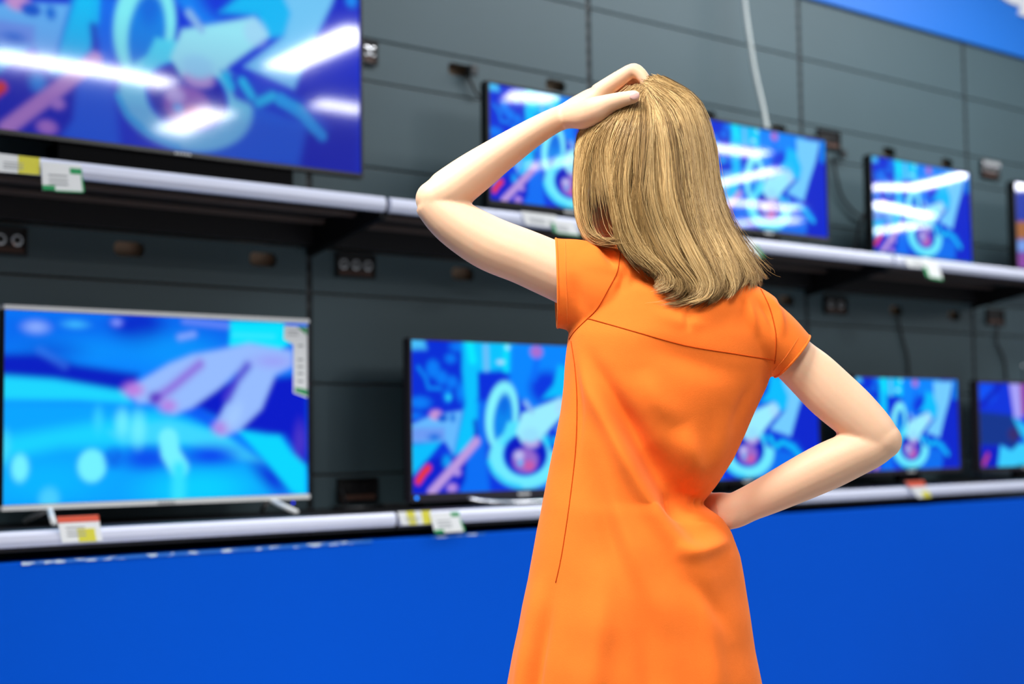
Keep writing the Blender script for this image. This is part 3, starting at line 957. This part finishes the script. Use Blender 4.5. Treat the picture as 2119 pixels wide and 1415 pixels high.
for k, (dy, ln) in enumerate(((-26, 62), (-9, 72), (9, 68), (26, 54))):
    y0 = 1058 + dy
    chain([(1430, y0, .082, 12), (1400, y0 + dy * .1, .096, 11), (1400 - ln * .5, y0 + dy * .25, .104, 10), (1400 - ln * .85, y0 + dy * .35, .106, 9), (1400 - ln, y0 + dy * .4, .105, 6)])
chain([(1500, 1040, .034, 16), (1474, 1036, .046, 17), (1452, 1022, .062, 14), (1432, 1004, .076, 12), (1420, 990, .084, 9)])

# torso inside the dress, neck
TOR = [(560, 1240, 1500, .050), (600, 1215, 1585, .066), (640, 1200, 1600, .076), (690, 1190, 1606, .084), (750, 1185, 1597, .086), (800, 1182, 1580, .086), (850, 1176, 1558, .084), (900, 1168, 1536, .080),
       (950, 1158, 1512, .076), (1000, 1150, 1482, .074), (1030, 1146, 1462, .073), (1060, 1142, 1462, .075), (1100, 1138, 1490, .080), (1150, 1134, 1515, .086), (1200, 1130, 1528, .092), (1250, 1126, 1536, .096), (1300, 1122, 1540, .098), (1380, 1122, 1540, .096)]
loft(bm_, [((a + b) / 2, y, .018, (b - a) / 2 * .76, d * .42) for y, a, b, d in TOR], n=28, sub=2)
loft(bm_, [(1400, 600, .012, 80, .060), (1382, 545, .014, 58, .050), (1360, 490, .022, 52, .050), (1340, 430, .030, 54, .052), (1330, 380, .034, 60, .055)])
# head: skull, jaw turned to the left
HC = body_pt(1332, 306, .035)
YW = math.radians(58)
FD = FH * math.cos(YW) - RH * math.sin(YW)                  # where the face looks
FS = np.cross(FD, UPV)                                       # the head's right-hand side
FDt = FD * math.cos(.25) - UPV * math.sin(.25); UPt = UPV * math.cos(.25) + FD * math.sin(.25)
ellipsoid(bm_, HC, (FDt * .094, FS * .074, UPt * .102))
JC = HC + FDt * .040 - UPt * .070
ellipsoid(bm_, JC, (FDt * .060, FS * .060, UPt * .070))
ellipsoid(bm_, HC + FDt * .066 - UPt * .116, (FDt * .030, FS * .034, UPt * .026))          # chin
ellipsoid(bm_, HC + FDt * .096 - UPt * .042, (FDt * .018, FS * .012, UPt * .024))          # nose
ellipsoid(bm_, HC + FDt * .104 - UPt * .054, (FDt * .012, FS * .014, UPt * .010))
ellipsoid(bm_, HC + FDt * .084 - UPt * .084, (FDt * .012, FS * .022, UPt * .010))          # mouth
for sx in (-1, 1):
    ellipsoid(bm_, HC + FS * .062 * sx + FDt * .052 - UPt * .046, (FDt * .024, FS * .018, UPt * .026))   # cheeks
    ellipsoid(bm_, HC + FS * .073 * sx - FDt * .004 - UPt * .040, (FDt * .020 - FS * .006 * sx, FS * .007 * sx, UPt * .032))   # ears
    ellipsoid(bm_, HC + FS * .030 * sx + FDt * .083 - UPt * .012, (FDt * .012, FS * .024, UPt * .008))   # brow
ellipsoid(bm_, body_pt(1268, 425, .045), (FDt * .05, FS * .05, UPV * .062))
ellipsoid(bm_, body_pt(1243, 380, .060), (FDt * .034, FS * .034, UPV * .060))
# legs and feet down to the floor
bx, by = base_xy[0], base_xy[1]
for sx in (-1, 1):
    def lp_(off, z, fwd=0.0):
        P = np.array([bx, by, 0]) + RH * (off * sx) + FH * fwd
        return np.array([P[0], P[1], z])
    tub = [lp_(.075, .66), lp_(.080, .55), lp_(.082, .47), lp_(.080, .40), lp_(.082, .30), lp_(.080, .18), lp_(.078, .09), lp_(.078, .05)]
    bm_.tube(catmull(tub, 4), list(np.interp(np.linspace(0, 1, 29), np.linspace(0, 1, 8), [.078, .068, .058, .050, .052, .042, .032, .034])), 16)
    ft = [lp_(.078, .045, -.045), lp_(.078, .045, 0), lp_(.082, .038, .06), lp_(.086, .030, .12), lp_(.086, .024, .165)]
    bm_.tube(catmull(ft, 4), list(np.interp(np.linspace(0, 1, 17), np.linspace(0, 1, 5), [.028, .034, .034, .028, .016])), 14)
body_me = fuse(bm_, .0032, 5, 'body', M['skin'])
body = link(bpy.data.objects.new('body', body_me), girl)
tag(body, 'bare arms, hands and turned head of the person')
for sx in (-1, 1):
    e = MB(); ellipsoid(e, HC + FS * .030 * sx + FDt * .080 - UPt * .026, (FDt * .012, FS * .013, UPt * .009), 14, 8)
    eo = e.build('eye', M['eye'], body, smooth=True)
l = MB(); ellipsoid(l, HC + FDt * .0935 - UPt * .085, (FDt * .005, FS * .018, UPt * .006), 14, 8)
l.build('lips', M['lip'], body, smooth=True)
# thumb nail
nc = body_pt(1313, 198, -.0775)
nl = MB(); ellipsoid(nl, nc, (CR * .0078 + CU * .0015, CU * .0062 - CR * .001, FH * .0022), 16, 8)
nl.build('thumb_nail', M['nail'], body, smooth=True)
for sx in (-1, 1):
    s_ = MB()
    P0 = np.array([bx, by, 0]) + RH * (.080 * sx)
    pr = [(-.10, .030), (-.05, .040), (.0, .040), (.06, .042), (.12, .044), (.16, .040), (.19, .022)]
    for zz0, zz1, gx in ((.0, .022, 1.0), (.022, .045, .98)):
        poly = [P0 + FH * f + RH * w * gx for f, w in pr] + [P0 + FH * f - RH * w * gx for f, w in reversed(pr)]
        n = len(s_.v); k = len(poly)
        for z in (zz0, zz1):
            s_.v += [(p[0], p[1], z) for p in poly]
        s_.f.append(tuple(n + i for i in reversed(range(k)))); s_.mi.append(0)
        s_.f.append(tuple(n + k + i for i in range(k))); s_.mi.append(0)
        for i in range(k):
            j = (i + 1) % k
            s_.f.append((n + i, n + j, n + k + j, n + k + i)); s_.mi.append(0)
    s_.build('shoe', M['shoe'], girl, bevel=.004)

# ---- dress
DR = [(575, 1270, 1500, .066, .06), (600, 1222, 1560, .078, .07), (640, 1196, 1596, .088, .08), (690, 1176, 1610, .096, .09), (750, 1169, 1604, .099, .095), (800, 1166, 1587, .098, .095), (850, 1160, 1563, .095, .092), (900, 1150, 1542, .091, .09),
      (950, 1140, 1518, .088, .088), (1000, 1130, 1487, .086, .086), (1025, 1125, 1468, .085, .085), (1042, 1122, 1453, .085, .085), (1052, 1120, 1466, .087, .086), (1064, 1118, 1484, .089, .087), (1075, 1115, 1497, .090, .088), (1100, 1110, 1514, .093, .09), (1150, 1101, 1532, .099, .094), (1200, 1092, 1541, .105, .098), (1250, 1081, 1549, .110, .102),
      (1300, 1072, 1556, .114, .106), (1350, 1061, 1564, .117, .11), (1415, 1049, 1577, .121, .114), (1500, 1030, 1592, .126, .12), (1640, 1004, 1612, .132, .126)]
dm = MB()
ys = np.array([r[0] for r in DR], float)
N = 96
rows = np.concatenate([np.arange(575, 1010, 8.0), np.arange(1010, 1110, 3.0), np.arange(1110, 1641, 8.0)])
for i, y in enumerate(rows):
    a, b, db, df = [np.interp(y, ys, [r[k] for r in DR]) for k in (1, 2, 3, 4)]
    cx, hw = (a + b) / 2, (b - a) / 2
    for k in range(N):
        w = 2 * math.pi * k / N
        sn = math.sin(w)
        cw = math.copysign(abs(math.cos(w)) ** .9, math.cos(w))
        dz = .0 + (-(db) * abs(sn) ** .9 if sn > 0 else df * abs(sn) ** .9)
        dm.v.append(tuple(body_pt(cx + hw * cw, y, dz)))
for i in range(len(rows) - 1):
    for k in range(N):
        dm.f.append((i * N + k, i * N + (k + 1) % N, (i + 1) * N + (k + 1) % N, (i + 1) * N + k)); dm.mi.append(0)
dm.f.append(tuple(reversed(range(N)))); dm.mi.append(0)
dm.f.append(tuple((len(rows) - 1) * N + k for k in range(N))); dm.mi.append(0)
# shoulder ridge and sleeves
loft(dm, [(1205, 576, 0, 76, .060), (1260, 572, 0, 70, .062), (1330, 578, .004, 66, .064), (1400, 596, .004, 68, .066), (1480, 628, .002, 68, .064), (1540, 652, 0, 66, .062), (1580, 672, 0, 60, .058)], n=28)
loft(dm, [(1330, 640, 0, 85, .066), (1260, 614, 0, 100, .066), (1200, 592, 0, 96, .062), (1150, 585, 0, 93, .060), (1100, 578, 0, 92, .059)], n=32)
loft(dm, [(1500, 680, 0, 92, .074), (1545, 678, 0, 80, .068), (1590, 698, -.002, 66, .064), (1625, 725, -.002, 58, .062), (1641, 739, -.002, 55, .061), (1675, 769, -.004, 55, .061)], n=32)
dress_me = fuse(dm, .0036, 6, 'dress', M['dress'])

# folds, stitched along the lines the cloth hangs in
FOLDS = [
    ([(1183, 690), (1200, 750), (1225, 805), (1270, 890), (1315, 980), (1360, 1058), (1416, 1137), (1461, 1199), (1500, 1270)], .0125, (18, 30)),
    ([(1205, 715), (1250, 800), (1300, 885), (1350, 965), (1400, 1035), (1450, 1088), (1500, 1112)], -.020, (18, 46)),
    ([(1330, 930), (1400, 1020), (1460, 1080), (1530, 1130)], -.008, (60, 60)),
    ([(1236, 934), (1270, 1047), (1315, 1159), (1360, 1266), (1385, 1340)], .005, 24),
    ([(1210, 900), (1240, 1020), (1270, 1130), (1300, 1240)], -.005, 22),
    ([(1388, 1135), (1440, 1140), (1490, 1124), (1517, 1105)], .008, 18),
    ([(1400, 880), (1430, 940), (1452, 1010)], .006, 24),
    ([(1500, 840), (1490, 920), (1465, 1000)], .004, 20),
    ([(1145, 1190), (1128, 1290), (1105, 1420), (1080, 1640)], -.009, 14),
    ([(1125, 1180), (1098, 1300), (1080, 1420), (1060, 1640)], .006, 18),
    ([(1185, 720), (1198, 800), (1196, 900), (1182, 1010)], -.004, 10),
    ([(1250, 1150), (1240, 1300), (1225, 1420), (1215, 1600)], .006, 30),
    ([(1310, 1130), (1335, 1290), (1350, 1420), (1360, 1600)], -.006, 30),
    ([(1430, 1150), (1462, 1290), (1480, 1420), (1492, 1600)], .005, 26),
    ([(1410, 1180), (1470, 1250), (1520, 1330)], -.004, 18),
    ([(1238, 508), (1262, 530), (1276, 556)], -.006, 9),
    ([(1262, 506), (1290, 530), (1300, 565), (1288, 600)], .005, 9),
    ([(1300, 520), (1296, 570), (1270, 620)], -.004, 9),
    ([(1180, 560), (1200, 620), (1215, 655)], -.003, 14),
    ([(1320, 700), (1420, 745), (1540, 770)], -.004, 26),
    ([(1330, 760), (1360, 830), (1420, 880)], .004, 26),
    ([(1560, 610), (1590, 650), (1606, 700)], -.004, 7),
    ([(1578, 604), (1608, 645), (1624, 700)], .004, 8),
    ([(1540, 600), (1556, 650), (1570, 700)], .003, 8),
    ([(1420, 640), (1424, 690)], -.003, 8),
    ([(1340, 640), (1420, 668), (1500, 660)], .003, 16),
    ([(1560, 780), (1530, 850), (1510, 900)], -.003, 12),
]


def seg_dist(X, Y, poly):
    d = np.full(X.shape, 1e9); T = np.zeros(X.shape)
    L = [0]
    for a, b in zip(poly[:-1], poly[1:]): L.append(L[-1] + math.hypot(b[0] - a[0], b[1] - a[1]))
    for i, (a, b) in enumerate(zip(poly[:-1], poly[1:])):
        ex, ey = b[0] - a[0], b[1] - a[1]
        t = np.clip(((X - a[0]) * ex + (Y - a[1]) * ey) / (ex * ex + ey * ey), 0, 1)
        dd = np.hypot(X - a[0] - t * ex, Y - a[1] - t * ey)
        m = dd < d
        d = np.where(m, dd, d); T = np.where(m, (L[i] + t * (L[i + 1] - L[i])) / L[-1], T)
    return d, T


def apply_folds(me):
    n = len(me.vertices)
    co = np.empty(n * 3); me.vertices.foreach_get('co', co); co = co.reshape(-1, 3)
    no = np.empty(n * 3); me.vertices.foreach_get('normal', no); no = no.reshape(-1, 3)
    X, Y = np.empty(n), np.empty(n)
    d = co - CAM; z = d @ CF
    X = X0 + FPX * (d @ CR) / z; Y = Y0 - FPX * (d @ CU) / z
    facing = np.clip(-(no @ FH) * 2.2 - .1, 0, 1)
    h = np.zeros(n)
    for poly, amp, wd in FOLDS:
        pts = catmull([np.array(p, float) for p in poly], 4)
        dd, T = seg_dist(X, Y, [tuple(p) for p in pts])
        w0, w1 = wd if isinstance(wd, tuple) else (wd, wd)
        h += (1.9 if amp > 0 else 1.6) * amp * np.exp(-(dd / (w0 + (w1 - w0) * T)) ** 2) * np.sin(math.pi * np.clip(T, 0, 1)) ** 1.4
    # fine wrinkles
    for k in range(26):
        a = rng.uniform(0, math.pi); f = rng.uniform(.02, .06); ph = rng.uniform(0, 6.28)
        h += .00022 * np.sin((X * math.cos(a) + Y * math.sin(a)) * f + ph)
    # hem waves all round
    lower = np.clip((Y - 1200) / 300, 0, 1)
    co2 = co + no * (h * facing)[:, None]
    me.vertices.foreach_set('co', co2.ravel())
    me.update()


apply_folds(dress_me)


def cut_open(me):
    bm = bmesh.new(); bm.from_mesh(me)

    def cut(point, normal, keep):
        fs = [f for f in bm.faces if keep(f.calc_center_median())]
        geom = set(fs)
        for f in fs:
            geom.update(f.edges); geom.update(f.verts)
        r = bmesh.ops.bisect_plane(bm, geom=list(geom), dist=1e-6, plane_co=Vector(point), plane_no=Vector(normal), clear_outer=False, clear_inner=False)
        P, Nn = Vector(point), Vector(normal)
        dead = [f for f in bm.faces if keep(f.calc_center_median()) and (f.calc_center_median() - P).dot(Nn) > 1e-5]
        bmesh.ops.delete(bm, geom=dead, context='FACES')
        for v in bm.verts:
            if v.is_boundary and keep(v.co):
                dd = (v.co - P).dot(Nn)
                if abs(dd) < .007: v.co -= Nn * dd
    # left cuff
    A, B = body_pt(1150, 492, 0), body_pt(1154, 682, 0)
    ax = B - A; nrm = np.cross(ax, FH); nrm /= np.linalg.norm(nrm)
    if nrm @ RH > 0: nrm = -nrm
    cL = (A + B) / 2
    cut(A, nrm, lambda c: (np.array(c) - cL) @ (-RH) > -.01 and abs(c.z - cL[2]) < .105)
    A, B = body_pt(1668, 700, 0), body_pt(1608, 776, 0)
    ax = B - A; nrm = np.cross(ax, FH); nrm /= np.linalg.norm(nrm)
    if nrm @ RH < 0: nrm = -nrm
    cR = (A + B) / 2
    uR = ax / np.linalg.norm(ax)
    cut(A, nrm, lambda c: np.linalg.norm(np.array(c) - cR) < .085 and (np.array(c) - cR) @ uR < .050)
    H = body_pt(1325, 1590, 0)
    cut(H, (0, 0, -1), lambda c: c.z < H[2] + .1)
    bm.to_mesh(me); bm.free(); me.update()


cut_open(dress_me)
dress_me.polygons.foreach_set('use_smooth', [True] * len(dress_me.polygons))
dress = link(bpy.data.objects.new('dress', dress_me), girl)
tag(dress, 'orange jersey dress with cap sleeves')
bvh = BVHTree.FromPolygons([v.co.copy() for v in dress_me.vertices], [tuple(p.vertices) for p in dress_me.polygons])


def rolled_hem(pa, pb, reach):
    """a turned edge sewn round an open cuff"""
    A, B = body_pt(*pa, 0), body_pt(*pb, 0)
    c = (A + B) / 2; u = (B - A) / np.linalg.norm(B - A); n = np.cross(u, FH); n /= np.linalg.norm(n)
    w_ = np.cross(n, u)
    bm = bmesh.new(); bm.from_mesh(dress_me)
    pts = [np.array(v.co) for v in bm.verts if v.is_boundary and np.linalg.norm(np.array(v.co) - c) < reach and abs((np.array(v.co) - A) @ n) < .0012]
    bm.free()
    if len(pts) < 20: return
    ang = np.array([math.atan2((p - c) @ w_, (p - c) @ u) for p in pts]); rad = np.array([math.hypot((p - c) @ w_, (p - c) @ u) for p in pts])
    K = 72
    th = np.linspace(-math.pi, math.pi, K, endpoint=False)
    R_ = []
    for t in th:
        d = np.abs((ang - t + math.pi) % (2 * math.pi) - math.pi)
        wt = np.exp(-(d / .09) ** 2)
        R_.append((wt * rad).sum() / (wt.sum() + 1e-9) - .0006)
    loop = [c + r * (math.cos(t) * u + math.sin(t) * w_) for r, t in zip(R_, th)]
    loop.append(loop[0]); loop.append(loop[1])
    MB().tube(loop, .0019, 8, caps=False).build('cuff_hem', M['dress'], dress, smooth=True)


rolled_hem((1150, 492), (1154, 682), .12)
rolled_hem((1668, 700), (1608, 776), .066)
sd = dress.modifiers.new('thick', 'SOLIDIFY'); sd.thickness = .0022; sd.offset = -1


def on_dress(poly, lift=.0004, step=5):
    out = []
    pts = catmull([np.array(p, float) for p in poly], 8)
    for p in pts:
        d = ray(p[0], p[1]); d /= np.linalg.norm(d)
        h = bvh.ray_cast(Vector(CAM), Vector(d))
        if h[0] is not None:
            out.append(np.array(h[0]) + np.array(h[1]) * (lift if h[1].dot(Vector(d)) < 0 else -lift))
    return out


for poly in ([(1217, 659), (1260, 671), (1320, 688), (1420, 715), (1520, 732), (1606, 746)],
             [(1284, 520), (1278, 560), (1258, 600), (1236, 638), (1215, 660), (1190, 685), (1178, 702)],
             [(1574, 598), (1592, 635), (1604, 680), (1606, 720), (1603, 752)],
             [(1182, 706), (1190, 760), (1194, 830), (1191, 930), (1180, 1030), (1167, 1120), (1158, 1170), (1150, 1205)]):
    P = on_dress(poly)
    if len(P) > 2: MB().tube(P, .00085, 6).build('seam', M['seam'], dress, smooth=True)
for poly in ([(1170, 500), (1171, 560), (1173, 620), (1174, 672)], [(1652, 698), (1636, 724), (1618, 748), (1600, 766)]):
    P = on_dress(poly)
    b = MB()
    for i in range(0, len(P) - 1):
        a, c = P[i], P[i + 1]
        for k in range(3):
            s0, s1 = a + (c - a) * (k / 3), a + (c - a) * (k / 3 + .18)
            b.tube([s0, s1], .0005, 5)
    b.build('stitching', M['stitch'], dress)

# ---- hair
G_ = [
    [(1318, 185), (1255, 225), (1205, 270), (1193, 330), (1190, 400), (1199, 460), (1214, 492), (1240, 503), (1268, 499)],
    [(1320, 183), (1265, 230), (1220, 280), (1203, 350), (1198, 420), (1208, 475), (1236, 498), (1264, 501), (1292, 495)],
    [(1322, 186), (1282, 240), (1258, 300), (1262, 360), (1274, 420), (1282, 470), (1294, 500), (1308, 514), (1320, 524)],
    [(1326, 190), (1300, 250), (1275, 320), (1266, 390), (1276, 450), (1288, 500), (1305, 530), (1328, 550), (1335, 556)],
    [(1328, 195), (1318, 260), (1300, 330), (1292, 400), (1294, 460), (1306, 512), (1336, 545), (1362, 566), (1380, 578)],
    [(1332, 195), (1330, 260), (1322, 340), (1314, 400), (1322, 460), (1350, 520), (1390, 565), (1384, 592), (1345, 606)],
    [(1336, 190), (1345, 250), (1345, 330), (1342, 410), (1352, 470), (1384, 540), (1420, 586), (1402, 616), (1352, 624)],
    [(1340, 185), (1365, 240), (1375, 320), (1376, 400), (1390, 470), (1418, 540), (1446, 590), (1432, 622), (1392, 634)],
    [(1344, 178), (1388, 230), (1405, 310), (1411, 400), (1427, 470), (1457, 540), (1477, 590), (1467, 622), (1434, 634)],
    [(1348, 172), (1405, 215), (1432, 290), (1443, 380), (1459, 460), (1491, 530), (1507, 580), (1501, 608), (1476, 630)],
    [(1352, 168), (1420, 205), (1452, 280), (1466, 370), (1483, 450), (1511, 520), (1527, 570), (1522, 596), (1500, 620)],
    [(1356, 165), (1430, 205), (1464, 290), (1477, 380), (1495, 450), (1525, 510), (1548, 556), (1548, 578), (1526, 604)],
    [(1358, 164), (1436, 208), (1472, 300), (1487, 400), (1509, 460), (1540, 520), (1562, 558), (1572, 576), (1577, 582)],
]
NT = 22
GR = np.array([[p for p in np.stack([np.interp(np.linspace(0, 8, NT), np.linspace(0, 8, 65), np.array(catmull([np.array(q, float) for q in gd], 8))[:, k]) for k in (0, 1)], -1)] for gd in G_])
OUT = [(150, 1340, 60), (165, 1345, 70), (185, 1345, 85), (210, 1340, 112), (250, 1336, 132), (300, 1334, 146), (350, 1336, 150), (400, 1340, 154), (450, 1352, 162), (490, 1368, 166), (520, 1385, 170), (560, 1400, 176), (600, 1410, 182), (640, 1412, 185)]
OY, OC, OW = (np.array([o[k] for o in OUT], float) for k in range(3))


def hair_depth(px, py):
    c, w = np.interp(py, OY, OC), np.interp(py, OY, OW)
    q = np.clip((px - c) / w, -1, 1)
    dr = np.interp(py, [150, 190, 260, 400, 480, 540, 640], [.045, .075, .115, .128, .128, .134, .136])
    return .035 - dr * np.sqrt(np.clip(1 - q * q, 0, 1))


def hair_px(s):
    s = np.clip(s, 0, len(G_) - 1)
    i = np.clip(np.floor(s).astype(int), 0, len(G_) - 2); f = (s - i)[:, None]
    k = np.arange(NT)
    return GR[i, k] * (1 - f) + GR[i + 1, k] * f


def make_hair():
    V, Fc, Cc = [], [], []
    light, mid, dark = lin((230, 193, 132)), lin((170, 133, 80)), lin((88, 64, 35))
    off = 0
    tt = np.linspace(0, 1, NT)
    clumps = []
    for c in range(248):
        s = rng.uniform(0, 12) if c < 230 else rng.uniform(1.25, 1.9)
        if c < 230 and 1.2 < s < 1.92: s = rng.choice([rng.uniform(0, 1.15), rng.uniform(1.95, 3)])
        clumps.append(dict(s=s, dr=(rng.normal() * .9 if s > 2.8 else abs(rng.normal()) * .3 if s > 1.6 else -abs(rng.normal()) * .1), end=rng.normal(size=2) * (np.array([11, 7]) if s > 2.8 else np.array([3, 3])), gap=c >= 230, ph=rng.uniform(0, 6.28), am=rng.uniform(2, 13) if s > 2.8 else rng.uniform(.5, 3), tone=rng.uniform(0, 1), dep=rng.choice([-.005, 0, .004, .009, .015, .022]), len=rng.uniform(.78, 1.0), fr=rng.uniform(2.5, 7), sp=rng.uniform(.06, .16)))
    total = 15500
    for j in range(total):
        stray = j >= total - 700
        cl = clumps[j % len(clumps)]
        s = float(np.clip(cl['s'] + rng.normal() * cl['sp'] * (3.0 if stray else 1.0), -.02, 12.0))
        ingap = cl['gap'] or 1.32 < s < 1.86
        dr_ = cl['dr'] + rng.normal() * .12
        lo, hi = (1.1, 2.1) if ingap else (-.02, 1.2) if s < 1.6 else (1.9, 12.0)
        P = hair_px(np.clip(s + dr_ * tt ** 1.4, lo, hi))
        L = (.17 + .36 * rng.random() ** 1.6) if ingap and rng.random() < .985 else cl['len'] * rng.uniform(.93, 1.0)
        T = tt * L
        P = np.stack([np.interp(T, tt, P[:, k]) for k in (0, 1)], -1)
        wave = cl['am'] * np.sin(cl['fr'] * T + cl['ph']) * np.clip(T * 2.2, 0, 1)
        wob = rng.normal() * 2.2 * np.sin(rng.uniform(3, 9) * T + rng.uniform(0, 6.28)) * T
        P[:, 0] += wave + wob + rng.normal() * 1.4
        P[:, 1] += rng.normal() * 2.0 * T + rng.normal() * 1.2
        P += cl['end'] * (np.clip(T - .45, 0, 1) ** 2 * 3.2)[:, None]
        root = rng.normal(size=2) * np.array([7, 3.5])
        P += root * np.clip(1 - T * 2.5, 0, 1)[:, None]
        if stray:
            P += np.cumsum(rng.normal(size=(NT, 2)) * .5, 0) * T[:, None] + np.array([rng.normal() * 12, rng.normal() * 10]) * (T ** 2)[:, None]
            if s > 9: P += np.array([rng.uniform(0, 42), rng.uniform(-34, 4)]) * (T ** 2.2)[:, None]
        dep = hair_depth(P[:, 0], P[:, 1]) + cl['dep'] * np.clip(T * 4, .3, 1) + rng.uniform(-.003, .005) - (.004 if stray else 0)
        W = np.array([body_pt(P[i, 0], P[i, 1], dep[i]) for i in range(NT)])
        r = (.00030 if stray else rng.uniform(.00034, .0005)) * np.clip(np.minimum(1, (1 - tt) * 4 + .25), 0, 1)
        t = np.gradient(W, axis=0); t /= np.linalg.norm(t, axis=1)[:, None] + 1e-9
        a = np.cross(t, FH); a /= np.linalg.norm(a, axis=1)[:, None] + 1e-9
        b = np.cross(t, a)
        ring = np.stack([W + r[:, None] * (math.cos(w) * a + math.sin(w) * b) for w in (0.5, 2.594, 4.689)], 1).reshape(-1, 3)
        V.append(ring)
        i = np.arange(NT - 1)[:, None] * 3 + np.arange(3)[None]
        jn = np.arange(NT - 1)[:, None] * 3 + (np.arange(3)[None] + 1) % 3
        Fc.append((np.stack([i, jn, jn + 3, i + 3], -1).reshape(-1, 4)) + off)
        off += NT * 3
        q = np.clip(cl['tone'] * .8 + rng.uniform(-.05, .45) - cl['dep'] * 14, 0, 1)  # deeper clumps get darker colours, standing in for shade inside the hair
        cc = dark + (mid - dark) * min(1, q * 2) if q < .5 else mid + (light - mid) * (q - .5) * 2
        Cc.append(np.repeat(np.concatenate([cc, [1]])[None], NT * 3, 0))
    V = np.concatenate(V); Fc = np.concatenate(Fc); Cc = np.concatenate(Cc)
    me = bpy.data.meshes.new('hair')
    me.vertices.add(len(V)); me.vertices.foreach_set('co', V.ravel())
    me.loops.add(Fc.size); me.loops.foreach_set('vertex_index', Fc.ravel().astype(np.int32))
    me.polygons.add(len(Fc)); me.polygons.foreach_set('loop_start', np.arange(len(Fc), dtype=np.int32) * 4)
    me.update(calc_edges=True)
    me.polygons.foreach_set('use_smooth', [True] * len(Fc))
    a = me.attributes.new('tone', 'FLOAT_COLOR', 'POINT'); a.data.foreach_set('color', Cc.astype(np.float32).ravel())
    me.materials.append(M['hair'])
    return me


hair = link(bpy.data.objects.new('hair', make_hair()), girl)
tag(hair, 'shoulder-length dark blonde hair with flipped ends')
# underlayer: skull cap and the hanging mass under the strands
um = MB()
ellipsoid(um, body_pt(1336, 290, .034), (RH * .088, FH * .088, UPV * .074))
loft(um, [(1352, 330, .02, 108, .074), (1378, 400, .015, 96, .066), (1400, 460, .01, 80, .050), (1425, 520, -.015, 72, .036), (1445, 565, -.04, 50, .024), (1450, 585, -.055, 30, .010)], n=24)
cap_me = fuse(um, .005, 8, 'hair_underlayer', M['hairbase'])
link(bpy.data.objects.new('hair_underlayer', cap_me), hair)

# ------------------------------------------------------------------ lights
def area(name, loc, target, sx, sy, power, color=(1, 1, 1)):
    d = bpy.data.lights.new(name, 'AREA'); d.shape = 'RECTANGLE'; d.size = sx; d.size_y = sy; d.energy = power; d.color = color
    o = bpy.data.objects.new(name, d); col.objects.link(o)
    o.location = loc
    o.rotation_euler = (Vector(target) - Vector(loc)).to_track_quat('-Z', 'Y').to_euler()
    return o


CZ = 3.73


def strip_light(pA, pB, tv_y, radiance, width=.16):
    """a ceiling batten placed where the streak in a television comes from"""
    H = []
    for p in (pA, pB):
        P = on_wall(p[0], p[1], tv_y); d = P - CAM
        r = np.array([d[0], -d[1], d[2]])
        H.append(P + r * ((CZ - P[2]) / r[2]))
    A, B = H
    L = np.linalg.norm(B - A)
    d = bpy.data.lights.new('ceiling_batten', 'AREA'); d.shape = 'RECTANGLE'; d.size = L; d.size_y = width
    d.energy = radiance * math.pi * L * width / 4 * 4
    o = bpy.data.objects.new('ceiling_batten', d); col.objects.link(o)
    m = (A + B) / 2
    o.location = (m[0], m[1], CZ)
    o.rotation_euler = (0, 0, math.atan2(B[1] - A[1], B[0] - A[0]))
    print('batten', A.round(2), B.round(2), round(L, 2), round(d.energy, 1))
    return o


for a, b, rad, w in (((-20, 110), (355, 176), 46, .3), ((575, 140), (760, 62), 46, .28), ((655, 213), (760, 228), 40, .24), ((345, 278), (455, 226), 40, .28),
                     ((1050, 200), (1150, 205), 30, .3), ((1090, 345), (1195, 325), 14, .2),
                     ((1440, 300), (1585, 319), 32, .2), ((1470, 385), (1612, 350), 32, .2), ((1480, 418), (1650, 432), 30, .22), ((1490, 470), (1655, 453), 30, .24),
                     ((1795, 386), (1890, 386), 44, .22), ((1880, 388), (2015, 358), 44, .22), ((1795, 420), (1925, 447), 44, .22), ((1795, 482), (1908, 466), 42, .24), ((2092, 385), (2140, 380), 36, .4)):
    strip_light(a, b, -.25, rad, w)

area('overhead_light', (2.0, -1.3, 3.70), (2.0, -1.2, 0), 3.2, .5, 25)
area('overhead_light', (5.2, -1.3, 3.70), (5.2, -1.2, 0), 3.2, .5, 82)
key_light = area('overhead_light', (.0, -2.3, 3.70), (1.45, -2.25, 1.15), .9, .7, 33)  # added key light from the upper left, aimed at the person's back
key_light.data.spread = math.radians(75)
fill_light = area('overhead_light', (-.2, -4.0, 3.5), (1.4, -2.2, 1.0), .9, .9, 8.5)  # added fill light above the camera, narrowed onto the person, no real fixture
fill_light.data.spread = math.radians(50)

w = bpy.data.worlds.new('shop_surroundings'); sc.world = w
w.use_nodes = True
w.node_tree.nodes['Background'].inputs['Color'].default_value = (.95, .97, 1, 1)
w.node_tree.nodes['Background'].inputs['Strength'].default_value = .12

# ------------------------------------------------------------------ camera
cd = bpy.data.cameras.new('camera')
cam = bpy.data.objects.new('camera', cd); col.objects.link(cam)
cd.sensor_fit = 'HORIZONTAL'; cd.sensor_width = 36; cd.lens = FPX / 2119 * 36
mw = Matrix.Identity(4)
for r in range(3):
    mw[r][0], mw[r][1], mw[r][2], mw[r][3] = CR[r], CU[r], -CF[r], CAM[r]
cam.matrix_world = mw
cd.clip_start = .05
cd.dof.use_dof = True
cd.dof.focus_distance = 2.27
cd.dof.aperture_fstop = 2.6
sc.camera = cam
sc.view_settings.view_transform = 'Standard'
sc.view_settings.look = 'None'
sc.view_settings.exposure = 0
sc.cycles.max_bounces = 8
